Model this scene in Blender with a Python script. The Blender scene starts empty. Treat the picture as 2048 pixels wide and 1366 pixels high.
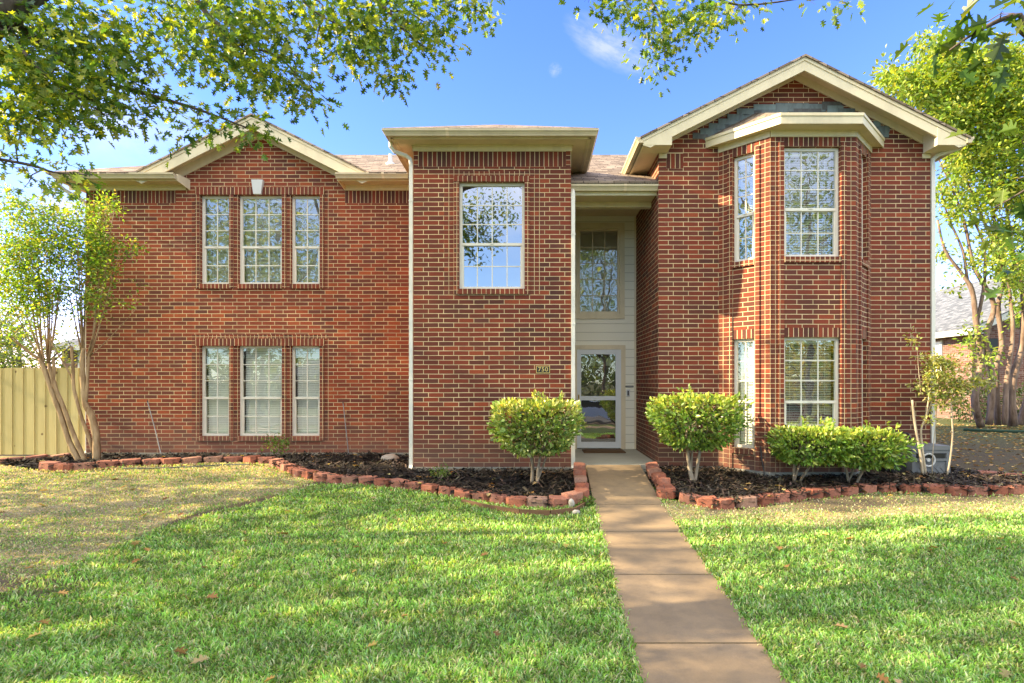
import bpy, bmesh, math, random
import numpy as np
from mathutils import Vector, Matrix, geometry
random.seed(7); RNG = np.random.default_rng(11)
S = bpy.context.scene
COL = S.collection
F, CX, CY, CAMZ = 1100.0, 1066.0, 765.0, 1.37   # focal length in photo pixels, vanishing point, eye height

def W(px, py, D):
    """a point of the place at distance D, measured from the photograph"""
    return Vector(((px - CX) * D / F, D, CAMZ + (CY - py) * D / F))
def gz(y):
    return -0.655 + 0.0536 * max(-6.0, min(y, 9.9))
def gzn(y):
    return -0.655 + 0.0536 * np.clip(y, -6.0, 9.9)
def G(px, py):
    D = 2228.0 / (py - 706.0)
    if D > 9.9: D = (CAMZ + 0.1244) * F / (py - CY)
    return Vector(((px - CX) * D / F, D, gz(D)))

# ------------------------------------------------------------------ materials
def mat(name):
    m = bpy.data.materials.new(name); m.use_nodes = True
    nt = m.node_tree; nt.nodes.clear()
    out = nt.nodes.new('ShaderNodeOutputMaterial')
    return m, nt, out
def N(nt, t, **kw):
    n = nt.nodes.new(t)
    for k, v in kw.items():
        if k.startswith('_'): setattr(n, k[1:], v)
        else: n.inputs[k.replace('__', ' ')].default_value = v
    return n
def ramp(nt, stops, interp='LINEAR'):
    r = nt.nodes.new('ShaderNodeValToRGB'); cr = r.color_ramp; cr.interpolation = interp
    while len(cr.elements) < len(stops): cr.elements.new(0.5)
    for e, (p, c) in zip(cr.elements, stops): e.position = p; e.color = (*c, 1)
    return r
def mix(nt, fac, a, b, mode='MIX'):
    m = nt.nodes.new('ShaderNodeMix'); m.data_type = 'RGBA'; m.blend_type = mode
    for sock, val in ((m.inputs[0], fac), (m.inputs[6], a), (m.inputs[7], b)):
        if hasattr(val, 'is_linked') or hasattr(val, 'links'): nt.links.new(val, sock)
        elif isinstance(val, (int, float)): sock.default_value = val
        else: sock.default_value = (*val, 1)
    return m.outputs[2]
def noise(nt, vec, scale, detail=4, rough=.55):
    n = N(nt, 'ShaderNodeTexNoise', Scale=scale, Detail=detail, Roughness=rough)
    if vec is not None: nt.links.new(vec, n.inputs['Vector'])
    return n.outputs['Fac']
def maprange(nt, val, a, b, c=0., d=1.):
    n = N(nt, 'ShaderNodeMapRange'); n.clamp = True
    for i, v in ((1, a), (2, b), (3, c), (4, d)): n.inputs[i].default_value = v
    nt.links.new(val, n.inputs[0]); return n.outputs[0]
def bsdf(nt, out, col, rough=.8, spec=.3, bump=None, bs=.3, bd=.01):
    p = N(nt, 'ShaderNodeBsdfPrincipled', Roughness=rough)
    p.inputs['Specular IOR Level'].default_value = spec
    if isinstance(col, tuple): p.inputs['Base Color'].default_value = (*col, 1)
    else: nt.links.new(col, p.inputs['Base Color'])
    if bump is not None:
        b = N(nt, 'ShaderNodeBump', Strength=bs, Distance=bd); nt.links.new(bump, b.inputs['Height'])
        nt.links.new(b.outputs[0], p.inputs['Normal'])
    nt.links.new(p.outputs[0], out.inputs[0]); return p
def pos(nt): return nt.nodes.new('ShaderNodeNewGeometry').outputs['Position']
def objco(nt): return nt.nodes.new('ShaderNodeTexCoord').outputs['Object']

def brick_mat(name, w, h, off, shades=None, mortar=(.72, .56, .325), msize=.0055):
    m, nt, out = mat(name)
    uv = nt.nodes.new('ShaderNodeUVMap').outputs[0]
    mp = N(nt, 'ShaderNodeMapping'); mp.inputs['Location'].default_value = (w * 40, h * 40, 0)
    # small wander so that the courses are not ruler-straight
    nz = nt.nodes.new('ShaderNodeTexNoise'); nz.inputs['Scale'].default_value = 2.3; nz.inputs['Detail'].default_value = 2
    nt.links.new(uv, nz.inputs['Vector'])
    va = nt.nodes.new('ShaderNodeVectorMath'); va.operation = 'MULTIPLY_ADD'
    nt.links.new(nz.outputs['Color'], va.inputs[0]); va.inputs[1].default_value = (.007, .007, 0); nt.links.new(uv, va.inputs[2])
    nt.links.new(va.outputs[0], mp.inputs['Vector'])
    b = nt.nodes.new('ShaderNodeTexBrick'); b.offset = off; b.offset_frequency = 2; b.squash = 1
    b.inputs['Color1'].default_value = (0, 0, 0, 1); b.inputs['Color2'].default_value = (1, 1, 1, 1)
    b.inputs['Mortar'].default_value = (0, 0, 0, 1); b.inputs['Scale'].default_value = 1
    b.inputs['Mortar Size'].default_value = msize; b.inputs['Mortar Smooth'].default_value = .15
    b.inputs['Brick Width'].default_value = w; b.inputs['Row Height'].default_value = h; b.inputs['Bias'].default_value = 0
    nt.links.new(mp.outputs[0], b.inputs['Vector'])
    sh = shades or [(.0, (.070, .030, .023)), (.16, (.105, .030, .020)), (.34, (.165, .034, .019)), (.54, (.20, .037, .019)),
                    (.70, (.125, .032, .021)), (.82, (.24, .046, .020)), (.92, (.32, .066, .024)), (.965, (.085, .036, .029))]
    r = ramp(nt, sh, 'CONSTANT'); nt.links.new(b.outputs['Color'], r.inputs[0])
    n1 = noise(nt, uv, 60, 3); n2 = noise(nt, uv, .55, 3)
    c = mix(nt, maprange(nt, n1, .3, .75), r.outputs[0], (.09, .028, .022), 'MIX')
    c = mix(nt, .55, r.outputs[0], c)
    c = mix(nt, maprange(nt, n2, .35, .7, 0, .45), c, (.25, .060, .030))
    st = N(nt, 'ShaderNodeMapping'); st.inputs['Scale'].default_value = (1.6, .22, 1); nt.links.new(uv, st.inputs[0])
    c = mix(nt, maprange(nt, noise(nt, st.outputs[0], 1.3, 6, .65), .48, .78, 0, .5), c, (.085, .032, .022))
    mo = mix(nt, maprange(nt, noise(nt, uv, 3.1, 4), .35, .7), mortar, tuple(x * .55 for x in mortar))
    col = mix(nt, b.outputs['Fac'], c, mo)
    # damp, dusty foot of the wall
    sep = nt.nodes.new('ShaderNodeSeparateXYZ'); nt.links.new(pos(nt), sep.inputs[0])
    foot = maprange(nt, sep.outputs[2], -.1, .75, .6, 0)
    col = mix(nt, foot, col, (.20, .115, .085))
    col = mix(nt, maprange(nt, noise(nt, uv, 1.9, 6, .7), .66, .80, 0, .35), col, (.45, .36, .28))
    inv = nt.nodes.new('ShaderNodeMath'); inv.operation = 'SUBTRACT'; inv.inputs[0].default_value = 1
    nt.links.new(b.outputs['Fac'], inv.inputs[1])
    hgt = nt.nodes.new('ShaderNodeMath'); hgt.operation = 'MULTIPLY_ADD'; nt.links.new(n1, hgt.inputs[0]); hgt.inputs[1].default_value = .25
    nt.links.new(inv.outputs[0], hgt.inputs[2])
    bsdf(nt, out, col, .85, .25, hgt.outputs[0], .6, .008)
    return m
M = {}
M['brick'] = brick_mat('brick running bond', .254, .078, 1 / 3)
M['wing brick'] = brick_mat('brick running bond, redder by painted bounce light', .254, .078, 1 / 3, [(.0, (.13, .042, .028)), (.16, (.19, .045, .024)), (.34, (.28, .056, .024)), (.54, (.33, .062, .024)), (.70, (.22, .050, .025)), (.82, (.38, .078, .026)), (.92, (.44, .10, .03)), (.965, (.13, .046, .034))])  # redder, brighter brick copy: bounced light painted into the wing wall colour
M['stack'] = brick_mat('brick stack bond', .0847, .078, 0, msize=.0045)
M['soldier'] = brick_mat('brick soldier course', .078, .262, 0)
M['rowlock'] = brick_mat('brick rowlock', .078, .2, 0)
M['old_brick'] = brick_mat('mixed pale brick', .22, .075, .5,
    [(0, (.17, .095, .075)), (.3, (.26, .17, .14)), (.55, (.20, .11, .085)), (.75, (.35, .27, .23)), (.9, (.13, .075, .065))], (.42, .36, .30))

def paint(name, col, rough=.45, dirt=.25, dirtcol=(.25, .2, .13), scale=1.2):
    m, nt, out = mat(name); p = pos(nt)
    mp = N(nt, 'ShaderNodeMapping'); mp.inputs['Scale'].default_value = (1, 1, .35); nt.links.new(p, mp.inputs[0])
    n = noise(nt, mp.outputs[0], scale * 2.5, 6, .65)
    c = mix(nt, maprange(nt, n, .45, .8, 0, dirt), col, dirtcol)
    c = mix(nt, maprange(nt, noise(nt, p, 14, 3), .3, .8, 0, .12), c, tuple(x * .7 for x in col))
    bsdf(nt, out, c, rough, .35, noise(nt, p, 35, 3), .08, .004); M[name] = m; return m
paint('cream paint', (.70, .61, .41), .5, .38)
paint('soffit paint', (.68, .56, .38), .6, .35)
paint('gutter metal', (.54, .46, .30), .4, .5)
paint('window vinyl', (.72, .69, .60), .4, .12)
paint('door white', (.66, .69, .70), .35, .06)
paint('downspout white', (.70, .68, .60), .35, .15)
paint('blind white', (.90, .88, .80), .5, .03)
paint('brown wood edging', (.16, .085, .045), .8, .5, (.06, .04, .025))
paint('grey plastic', (.17, .18, .19), .5, .3, (.25, .22, .18))
paint('black metal', (.018, .018, .02), .4, .2, (.06, .05, .04))
paint('grey pvc', (.22, .22, .23), .5, .3); paint('edging hose', (.10, .11, .085), .7, .5)
paint('lead flashing', (.15, .19, .185), .55, .8, (.05, .05, .05), 6); paint('dark flashing', (.085, .085, .08), .6, .8, (.16, .18, .17), 7); paint('pale flashing', (.20, .26, .25), .55, .7, (.07, .08, .08), 6); paint('beige plaster', (.66, .60, .48), .9, .05)
paint('red car paint', (.22, .012, .015), .2, .03); paint('white car paint', (.7, .7, .7), .2, .03); paint('black car paint', (.015, .015, .017), .2, .03); paint('car glass', (.02, .025, .03), .05, .0); paint('tyre rubber', (.02, .02, .02), .8, .1)
paint('concrete foundation', (.30, .29, .25), .9, .5)
paint('brass', (.55, .42, .14), .35, .1)
paint('plaque black', (.02, .02, .018), .4, .1)
paint('door brown', (.05, .025, .015), .4, .2)
paint('arch glass', (.30, .30, .22), .15, .1)
paint('pale rock', (.42, .36, .29), .85, .5, (.28, .2, .15), 6)
paint('white stone', (.42, .39, .34), .8, .5)
paint('neighbour trim', (.66, .66, .62), .5, .2)
paint('mat brown', (.10, .055, .025), .95, .5, (.05, .04, .025), 8)
paint('interior wall', (.32, .28, .22), .9, .1)
paint('vinyl grey', (.55, .56, .55), .5, .2)

m, nt, out = mat('green edging'); bsdf(nt, out, (.02, .05, .03), .6); M['green edging'] = m

def siding_mat():
    m, nt, out = mat('lap siding'); uv = nt.nodes.new('ShaderNodeUVMap').outputs[0]
    b = nt.nodes.new('ShaderNodeTexBrick'); b.offset = 0
    for k, v in (('Color1', (1, 1, 1, 1)), ('Color2', (.93, .93, .93, 1)), ('Mortar', (.35, .35, .3, 1))): b.inputs[k].default_value = v
    b.inputs['Scale'].default_value = 1; b.inputs['Mortar Size'].default_value = .004; b.inputs['Mortar Smooth'].default_value = .3
    b.inputs['Brick Width'].default_value = 30; b.inputs['Row Height'].default_value = .175
    mp = N(nt, 'ShaderNodeMapping'); mp.inputs['Location'].default_value = (15, 3.5, 0)
    nt.links.new(uv, mp.inputs[0]); nt.links.new(mp.outputs[0], b.inputs['Vector'])
    c = mix(nt, 1, (.80, .77, .62), b.outputs['Color'], 'MULTIPLY')
    # lap profile: each board leans out towards its foot
    sep = nt.nodes.new('ShaderNodeSeparateXYZ'); nt.links.new(mp.outputs[0], sep.inputs[0])
    md = nt.nodes.new('ShaderNodeMath'); md.operation = 'MODULO'; nt.links.new(sep.outputs[1], md.inputs[0]); md.inputs[1].default_value = .175
    sb = nt.nodes.new('ShaderNodeMath'); sb.operation = 'SUBTRACT'; sb.inputs[0].default_value = .175; nt.links.new(md.outputs[0], sb.inputs[1])
    bsdf(nt, out, c, .5, .3, sb.outputs[0], .7, .07); M['siding'] = m
siding_mat()

def shingle_mat(name, cols):
    m, nt, out = mat(name); uv = nt.nodes.new('ShaderNodeUVMap').outputs[0]
    nz = nt.nodes.new('ShaderNodeTexNoise'); nz.inputs['Scale'].default_value = 5; nt.links.new(uv, nz.inputs['Vector'])
    va = nt.nodes.new('ShaderNodeVectorMath'); va.operation = 'MULTIPLY_ADD'
    nt.links.new(nz.outputs['Color'], va.inputs[0]); va.inputs[1].default_value = (.06, .03, 0); nt.links.new(uv, va.inputs[2])
    mp = N(nt, 'ShaderNodeMapping'); mp.inputs['Location'].default_value = (12, 14, 0); nt.links.new(va.outputs[0], mp.inputs[0])
    b = nt.nodes.new('ShaderNodeTexBrick'); b.offset = .43; b.offset_frequency = 2; b.squash = .7; b.squash_frequency = 3
    for k, v in (('Color1', (0, 0, 0, 1)), ('Color2', (1, 1, 1, 1)), ('Mortar', (0, 0, 0, 1))): b.inputs[k].default_value = v
    b.inputs['Scale'].default_value = 1; b.inputs['Mortar Size'].default_value = .009; b.inputs['Mortar Smooth'].default_value = .6
    b.inputs['Brick Width'].default_value = .26; b.inputs['Row Height'].default_value = .14
    nt.links.new(mp.outputs[0], b.inputs['Vector'])
    r = ramp(nt, cols); nt.links.new(b.outputs['Color'], r.inputs[0])
    c = mix(nt, maprange(nt, noise(nt, uv, 90, 2), .3, .75, 0, .6), r.outputs[0], cols[0][1])
    c = mix(nt, b.outputs['Fac'], c, tuple(x * .35 for x in cols[0][1]))
    sep = nt.nodes.new('ShaderNodeSeparateXYZ'); nt.links.new(mp.outputs[0], sep.inputs[0])
    md = nt.nodes.new('ShaderNodeMath'); md.operation = 'MODULO'; nt.links.new(sep.outputs[1], md.inputs[0]); md.inputs[1].default_value = .14
    sb = nt.nodes.new('ShaderNodeMath'); sb.operation = 'SUBTRACT'; sb.inputs[0].default_value = .14; nt.links.new(md.outputs[0], sb.inputs[1])
    bsdf(nt, out, c, .9, .2, sb.outputs[0], .8, .1); M[name] = m
shingle_mat('shingles brown', [(0, (.13, .10, .075)), (.5, (.26, .205, .155)), (1, (.40, .32, .25))])
shingle_mat('shingles grey', [(0, (.09, .10, .115)), (.5, (.17, .185, .21)), (1, (.27, .29, .32))])

def glass_mat(name, f0, tint=(.90, .95, .93)):
    """thin pane: reflects f0 head-on and more towards grazing, the rest passes straight through, alike from both sides"""
    m, nt, out = mat(name)
    lw = N(nt, 'ShaderNodeLayerWeight', Blend=.5); pw = nt.nodes.new('ShaderNodeMath'); pw.operation = 'POWER'; nt.links.new(lw.outputs['Facing'], pw.inputs[0]); pw.inputs[1].default_value = 4
    fr = maprange(nt, pw.outputs[0], 0, 1, f0, 1)
    nz = noise(nt, objco(nt), 1.6, 2); b = N(nt, 'ShaderNodeBump', Strength=.06, Distance=.05); nt.links.new(nz, b.inputs['Height'])
    g = N(nt, 'ShaderNodeBsdfGlossy', Roughness=.004); g.inputs[0].default_value = (1, 1, 1, 1); nt.links.new(b.outputs[0], g.inputs['Normal'])
    t = N(nt, 'ShaderNodeBsdfTransparent'); t.inputs[0].default_value = (*tint, 1)
    mx = nt.nodes.new('ShaderNodeMixShader'); nt.links.new(fr, mx.inputs[0])
    nt.links.new(t.outputs[0], mx.inputs[1]); nt.links.new(g.outputs[0], mx.inputs[2]); nt.links.new(mx.outputs[0], out.inputs[0]); M[name] = m
glass_mat('window glass', .24); glass_mat('bay glass', .26); glass_mat('low glass', .16); glass_mat('stair glass', .40)

def leaf_mat(name, trans=.45, rough=.4, spec=.35):
    """per-leaf colour comes from the mesh attribute 'tint'"""
    m, nt, out = mat(name)
    at = nt.nodes.new('ShaderNodeAttribute'); at.attribute_name = 'tint'
    p = N(nt, 'ShaderNodeBsdfPrincipled', Roughness=rough); p.inputs['Specular IOR Level'].default_value = spec
    nt.links.new(at.outputs['Color'], p.inputs['Base Color'])
    t = nt.nodes.new('ShaderNodeBsdfTranslucent')
    c = mix(nt, 1, at.outputs['Color'], (1.75, 1.5, .4), 'MULTIPLY'); nt.links.new(c, t.inputs[0])
    mx = nt.nodes.new('ShaderNodeMixShader'); mx.inputs[0].default_value = trans
    nt.links.new(p.outputs[0], mx.inputs[1]); nt.links.new(t.outputs[0], mx.inputs[2]); nt.links.new(mx.outputs[0], out.inputs[0]); M[name] = m
leaf_mat('leaf'); leaf_mat('glossy leaf', .25, .28, .5); leaf_mat('grass blade', .35, .55, .2); leaf_mat('dry leaf', .2, .8, .1)

def bark_mat(name, a, b, scale=9):
    m, nt, out = mat(name); p = pos(nt)
    mp = N(nt, 'ShaderNodeMapping'); mp.inputs['Scale'].default_value = (1, 1, .22); nt.links.new(p, mp.inputs[0])
    n = noise(nt, mp.outputs[0], scale, 6, .65)
    c = mix(nt, maprange(nt, n, .35, .65), a, b)
    bsdf(nt, out, c, .85, .2, n, .5, .02); M[name] = m
bark_mat('oak bark', (.045, .034, .026), (.15, .12, .095), 14)
bark_mat('myrtle bark', (.20, .12, .06), (.46, .33, .19), 9)
bark_mat('grey bark', (.10, .065, .045), (.28, .20, .15), 8)
bark_mat('pale bark', (.32, .25, .17), (.55, .46, .33), 12)
bark_mat('shrub bark', (.16, .12, .08), (.40, .33, .25), 20)

def block_mat():
    m, nt, out = mat('red concrete block'); o = objco(nt)
    oi = nt.nodes.new('ShaderNodeObjectInfo')
    r = ramp(nt, [(0, (.29, .10, .062)), (.3, (.38, .14, .085)), (.6, (.33, .14, .10)), (.85, (.42, .18, .12)), (1, (.40, .25, .18))])
    nt.links.new(oi.outputs['Random'], r.inputs[0])
    va = nt.nodes.new('ShaderNodeVectorMath'); va.operation = 'ADD'; nt.links.new(pos(nt), va.inputs[0])
    n = noise(nt, va.outputs[0], 45, 4); n2 = noise(nt, va.outputs[0], 6, 4)
    c = mix(nt, maprange(nt, n, .35, .7, 0, .5), r.outputs[0], (.10, .04, .03))
    c = mix(nt, maprange(nt, n2, .5, .75, 0, .45), c, (.33, .21, .16))
    bsdf(nt, out, c, .92, .2, n, .5, .006); M['block'] = m
block_mat()

def walk_mat():
    m, nt, out = mat('concrete walk'); p = pos(nt)
    n = noise(nt, p, 1.1, 5); n2 = noise(nt, p, 120, 2); n3 = noise(nt, p, 9, 4)
    c = mix(nt, maprange(nt, n, .3, .7), (.25, .18, .105), (.33, .24, .145))
    c = mix(nt, maprange(nt, noise(nt, p, 2.7, 6, .7), .5, .72, 0, .55), c, (.145, .11, .075))
    c = mix(nt, maprange(nt, n3, .45, .75, 0, .5), c, (.19, .145, .10))
    c = mix(nt, maprange(nt, n2, .3, .75, 0, .35), c, (.17, .13, .085))
    bsdf(nt, out, c, .9, .25, n2, .35, .004); M['walk'] = m
    m, nt, out = mat('porch concrete'); p = pos(nt)
    c = mix(nt, maprange(nt, noise(nt, p, 1.6, 5), .3, .7), (.30, .30, .25), (.38, .37, .31))
    c = mix(nt, maprange(nt, noise(nt, p, 100, 2), .3, .75, 0, .3), c, (.2, .2, .17))
    bsdf(nt, out, c, .85, .25); M['porch'] = m
walk_mat()

def ground_mat():
    m, nt, out = mat('lawn soil'); p = pos(nt)
    at = nt.nodes.new('ShaderNodeAttribute'); at.attribute_name = 'tint'
    n = noise(nt, p, 30, 5, .7); n2 = noise(nt, p, 3, 4)
    c = mix(nt, maprange(nt, n, .35, .7, 0, .6), at.outputs['Color'], (.05, .04, .025))
    c = mix(nt, maprange(nt, n2, .4, .7, 0, .3), c, (.13, .13, .05))
    bsdf(nt, out, c, .95, .1, n, .7, .03); M['ground'] = m
    m, nt, out = mat('mulch'); p = pos(nt)
    at = nt.nodes.new('ShaderNodeAttribute'); at.attribute_name = 'tint'
    n = noise(nt, p, 40, 5, .7)
    c = mix(nt, maprange(nt, n, .3, .7), at.outputs['Color'], (.008, .007, .006))
    c = mix(nt, .6, at.outputs['Color'], c)
    bsdf(nt, out, c, .75, .3, n, .6, .02); M['mulch'] = m
    m, nt, out = mat('asphalt'); p = pos(nt)
    bsdf(nt, out, mix(nt, noise(nt, p, 60, 3), (.10, .095, .09), (.17, .16, .15)), .9, .2); M['asphalt'] = m
ground_mat()

def fence_mat():
    m, nt, out = mat('yellow fence wood'); p = pos(nt)
    mp = N(nt, 'ShaderNodeMapping'); mp.inputs['Scale'].default_value = (6, 6, .5); nt.links.new(p, mp.inputs[0])
    n = noise(nt, mp.outputs[0], 4, 6, .65)
    at = nt.nodes.new('ShaderNodeAttribute'); at.attribute_name = 'tint'
    c = mix(nt, maprange(nt, n, .3, .75, 0, .55), at.outputs['Color'], (.46, .37, .15))
    v = N(nt, 'ShaderNodeTexVoronoi', Scale=3.2); nt.links.new(p, v.inputs['Vector'])
    c = mix(nt, maprange(nt, v.outputs['Distance'], .07, .11, .85, 0), c, (.12, .06, .025))
    bsdf(nt, out, c, .75, .25, n, .15, .01); M['fence'] = m
fence_mat()

# ------------------------------------------------------------------ mesh builder
class MB:
    def __init__(s): s.v = []; s.f = []; s.m = []; s.uv = []; s.mats = []; s.uv0 = (0., 0.); s.cols = None; s.c = []
    def mi(s, name):
        if name not in s.mats: s.mats.append(name)
        return s.mats.index(name)
    def poly(s, pts, mt, col=None):
        pts = [Vector(p) for p in pts]; b = len(s.v); s.v += [tuple(p) for p in pts]
        s.f.append(tuple(range(b, b + len(pts)))); s.m.append(s.mi(mt))
        n = geometry.normal(pts) if len(pts) > 2 else Vector((0, 0, 1))
        if abs(n.z) > .995: t, bt = Vector((1, 0, 0)), Vector((0, 1, 0))
        else:
            t = Vector((-n.y, n.x, 0)).normalized(); bt = n.cross(t)
        s.uv.append([(p.dot(t) - s.uv0[0], p.dot(bt) - s.uv0[1]) for p in pts]); s.c.append(col)
    def box(s, x0, x1, y0, y1, z0, z1, mt, col=None):
        if x0 > x1: x0, x1 = x1, x0
        if y0 > y1: y0, y1 = y1, y0
        if z0 > z1: z0, z1 = z1, z0
        a = [(x0, y0, z0), (x1, y0, z0), (x1, y1, z0), (x0, y1, z0), (x0, y0, z1), (x1, y0, z1), (x1, y1, z1), (x0, y1, z1)]
        for q in ((0, 1, 5, 4), (1, 2, 6, 5), (2, 3, 7, 6), (3, 0, 4, 7), (4, 5, 6, 7), (3, 2, 1, 0)): s.poly([a[i] for i in q], mt, col)
    def obox(s, P, d, s0, s1, t0, t1, z0, z1, mt, col=None):
        """box in a wall frame: s along d, t outwards from the wall face, z up"""
        d = Vector((d[0], d[1], 0)); n = Vector((d[1], -d[0], 0)); P = Vector((P[0], P[1], 0))
        q = lambda u, t, z: P + d * u + n * t + Vector((0, 0, z))
        a = [q(s0, t1, z0), q(s1, t1, z0), q(s1, t0, z0), q(s0, t0, z0), q(s0, t1, z1), q(s1, t1, z1), q(s1, t0, z1), q(s0, t0, z1)]
        for k in ((0, 1, 5, 4), (1, 2, 6, 5), (2, 3, 7, 6), (3, 0, 4, 7), (4, 5, 6, 7), (3, 2, 1, 0)): s.poly([a[i] for i in k], mt, col)
    def prism(s, pts, off, mt, side=None):
        """solid between the polygon and the same polygon moved by off"""
        off = Vector(off); a = [Vector(p) for p in pts]; b = [p + off for p in a]
        s.poly(a, mt); s.poly(b[::-1], side or mt)
        for i in range(len(a)):
            j = (i + 1) % len(a); s.poly([a[j], a[i], b[i], b[j]], side or mt)
    def tube(s, path, r0, r1=None, sides=6, mt='black metal', cap=True):
        path = [Vector(p) for p in path]; r1 = r0 if r1 is None else r1; rings = []
        n = len(path)
        for i, p in enumerate(path):
            d = (path[min(i + 1, n - 1)] - path[max(i - 1, 0)]).normalized()
            u = d.orthogonal().normalized() if i == 0 else (u - d * u.dot(d)).normalized()
            w = d.cross(u); r = r0 + (r1 - r0) * i / max(1, n - 1) if not isinstance(r0, (list, tuple)) else r0[i]
            rings.append([p + (u * math.cos(2 * math.pi * k / sides) + w * math.sin(2 * math.pi * k / sides)) * r for k in range(sides)])
        for i in range(n - 1):
            for k in range(sides):
                l = (k + 1) % sides; s.poly([rings[i][k], rings[i][l], rings[i + 1][l], rings[i + 1][k]], mt)
        if cap: s.poly(rings[0][::-1], mt); s.poly(rings[-1], mt)
    def build(s, name, parent=None, smooth=False, loc=None):
        me = bpy.data.meshes.new(name)
        v = s.v if loc is None else [(a - loc[0], b - loc[1], c - loc[2]) for a, b, c in s.v]
        me.from_pydata(v, [], s.f); me.update()
        for n in s.mats: me.materials.append(M[n])
        me.polygons.foreach_set('material_index', s.m)
        ul = me.uv_layers.new(name='UVMap'); ul.data.foreach_set('uv', [c for f in s.uv for p in f for c in p])
        if any(c is not None for c in s.c):
            ca = me.color_attributes.new('tint', 'FLOAT_COLOR', 'CORNER')
            arr = []
            for f, c in zip(s.f, s.c): arr += list((*(c or (.5, .5, .5)), 1)) * len(f)
            ca.data.foreach_set('color', arr)
        if smooth:
            bm = bmesh.new(); bm.from_mesh(me); bmesh.ops.remove_doubles(bm, verts=bm.verts, dist=1e-5); bm.to_mesh(me); bm.free()
            me.polygons.foreach_set('use_smooth', [True] * len(me.polygons))
        o = bpy.data.objects.new(name, me); COL.objects.link(o)
        if loc is not None and parent is None: o.location = loc
        if parent is not None:
            o.parent = parent
            if parent.parent is None: o.matrix_parent_inverse = Matrix.Translation(-parent.location)
        return o
def tag(o, label=None, cat=None, group=None, kind=None):
    for k, v in (('label', label), ('category', cat), ('group', group), ('kind', kind)):
        if v: o[k] = v
    return o
def thing(name, label, cat, loc, group=None):
    o = bpy.data.objects.new(name, None); COL.objects.link(o); o.location = loc; o.empty_display_size = .2
    return tag(o, label, cat, group)

def np_mesh(name, mt, verts, faces, fcount, cols=None, parent=None, smooth=False, loc=None):
    """fast mesh: verts (n,3), faces flat vertex indices, fcount loops per face, cols per vertex"""
    me = bpy.data.meshes.new(name)
    v = np.asarray(verts, np.float32)
    if loc is not None: v = v - np.array(loc, np.float32)
    me.vertices.add(len(v)); me.vertices.foreach_set('co', v.ravel())
    me.loops.add(len(faces)); me.loops.foreach_set('vertex_index', np.asarray(faces, np.int32))
    fcount = np.asarray(fcount, np.int32)
    me.polygons.add(len(fcount)); me.polygons.foreach_set('loop_start', np.concatenate(([0], np.cumsum(fcount)[:-1])).astype(np.int32))
    me.update(calc_edges=True)
    if cols is not None:
        ca = me.color_attributes.new('tint', 'FLOAT_COLOR', 'POINT')
        c4 = np.ones((len(v), 4), np.float32); c4[:, :3] = cols; ca.data.foreach_set('color', c4.ravel())
    if smooth: me.polygons.foreach_set('use_smooth', np.ones(len(fcount), bool))
    me.materials.append(M[mt])
    o = bpy.data.objects.new(name, me); COL.objects.link(o)
    if parent is not None:
        o.parent = parent; o.matrix_parent_inverse = Matrix.Translation(-parent.location)
    elif loc is not None: o.location = loc
    return o

# leaf shapes: (x across, y along, z lift)
_half = [(.0, .0), (.035, .14), (.26, .10), (.31, .17), (.10, .27), (.40, .36), (.47, .46), (.36, .47), (.12, .50), (.34, .66), (.33, .77), (.19, .73), (.07, .78), (.0, 1.0)]
T_OAK = (np.array([(x * .84, y, abs(x) * .25 - .25 * y * y) for x, y in _half] + [(-x * .84, y, abs(x) * .25 - .25 * y * y) for x, y in _half[1:-1]]),
         [list(range(0, 14)), [0, 13] + list(range(25, 13, -1))])
T_OVAL = (np.array([(0, 0, 0), (.26, .35, .10), (.2, .72, .06), (0, 1, -.08), (-.2, .72, .06), (-.26, .35, .10)]), [[0, 1, 2, 3], [0, 3, 4, 5]])
T_RHOMB = (np.array([(0, 0, 0), (.27, .5, .1), (0, 1, -.05), (-.27, .5, .1)]), [[0, 1, 2], [0, 2, 3]])

def leaves(name, mt, P, A, size, cols, tmpl, parent=None, flat=.5, loc=None):
    P = np.asarray(P, float); n = len(P)
    A = A / (np.linalg.norm(A, axis=1, keepdims=True) + 1e-9)
    r = RNG.normal(size=(n, 3)); r[:, 2] = np.abs(r[:, 2]) + flat * 2
    X = np.cross(A, r); X /= (np.linalg.norm(X, axis=1, keepdims=True) + 1e-9); Z = np.cross(X, A)
    T, fs = tmpl; k = len(T)
    V = P[:, None, :] + size[:, None, None] * (T[None, :, 0, None] * X[:, None, :] + T[None, :, 1, None] * A[:, None, :] + T[None, :, 2, None] * Z[:, None, :])
    fl = np.array([i for f in fs for i in f]); cnt = np.array([len(f) for f in fs])
    Fi = (np.arange(n)[:, None] * k + fl[None, :]).ravel()
    return np_mesh(name, mt, V.reshape(-1, 3), Fi, np.tile(cnt, n), np.repeat(cols, k, 0), parent, loc=loc)

def tints(n, palette, jitter=.18):
    pal = np.array(palette, float); c = pal[RNG.integers(0, len(pal), n)]
    return np.clip(c * (1 + RNG.normal(size=(n, 1)) * jitter) * (1 + RNG.normal(size=(n, 3)) * jitter * .3), .004, 1)
# ------------------------------------------------------------------ the house
DC, DR, DL, DD = 9.22, 9.30, 11.10, 11.33      # distance of the centre, gable, set-back and entry walls
ZB, ZT = -0.045, 5.25                          # foot and top of the brickwork
XL, XC0, XC1, XR0, XR1 = -9.02, -2.003, .637, 2.122, 6.72
house = thing('brick_house', 'two storey red brick house with cream eaves, bay window and white storm door', 'house', (-1.1, DC, -.1))

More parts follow.
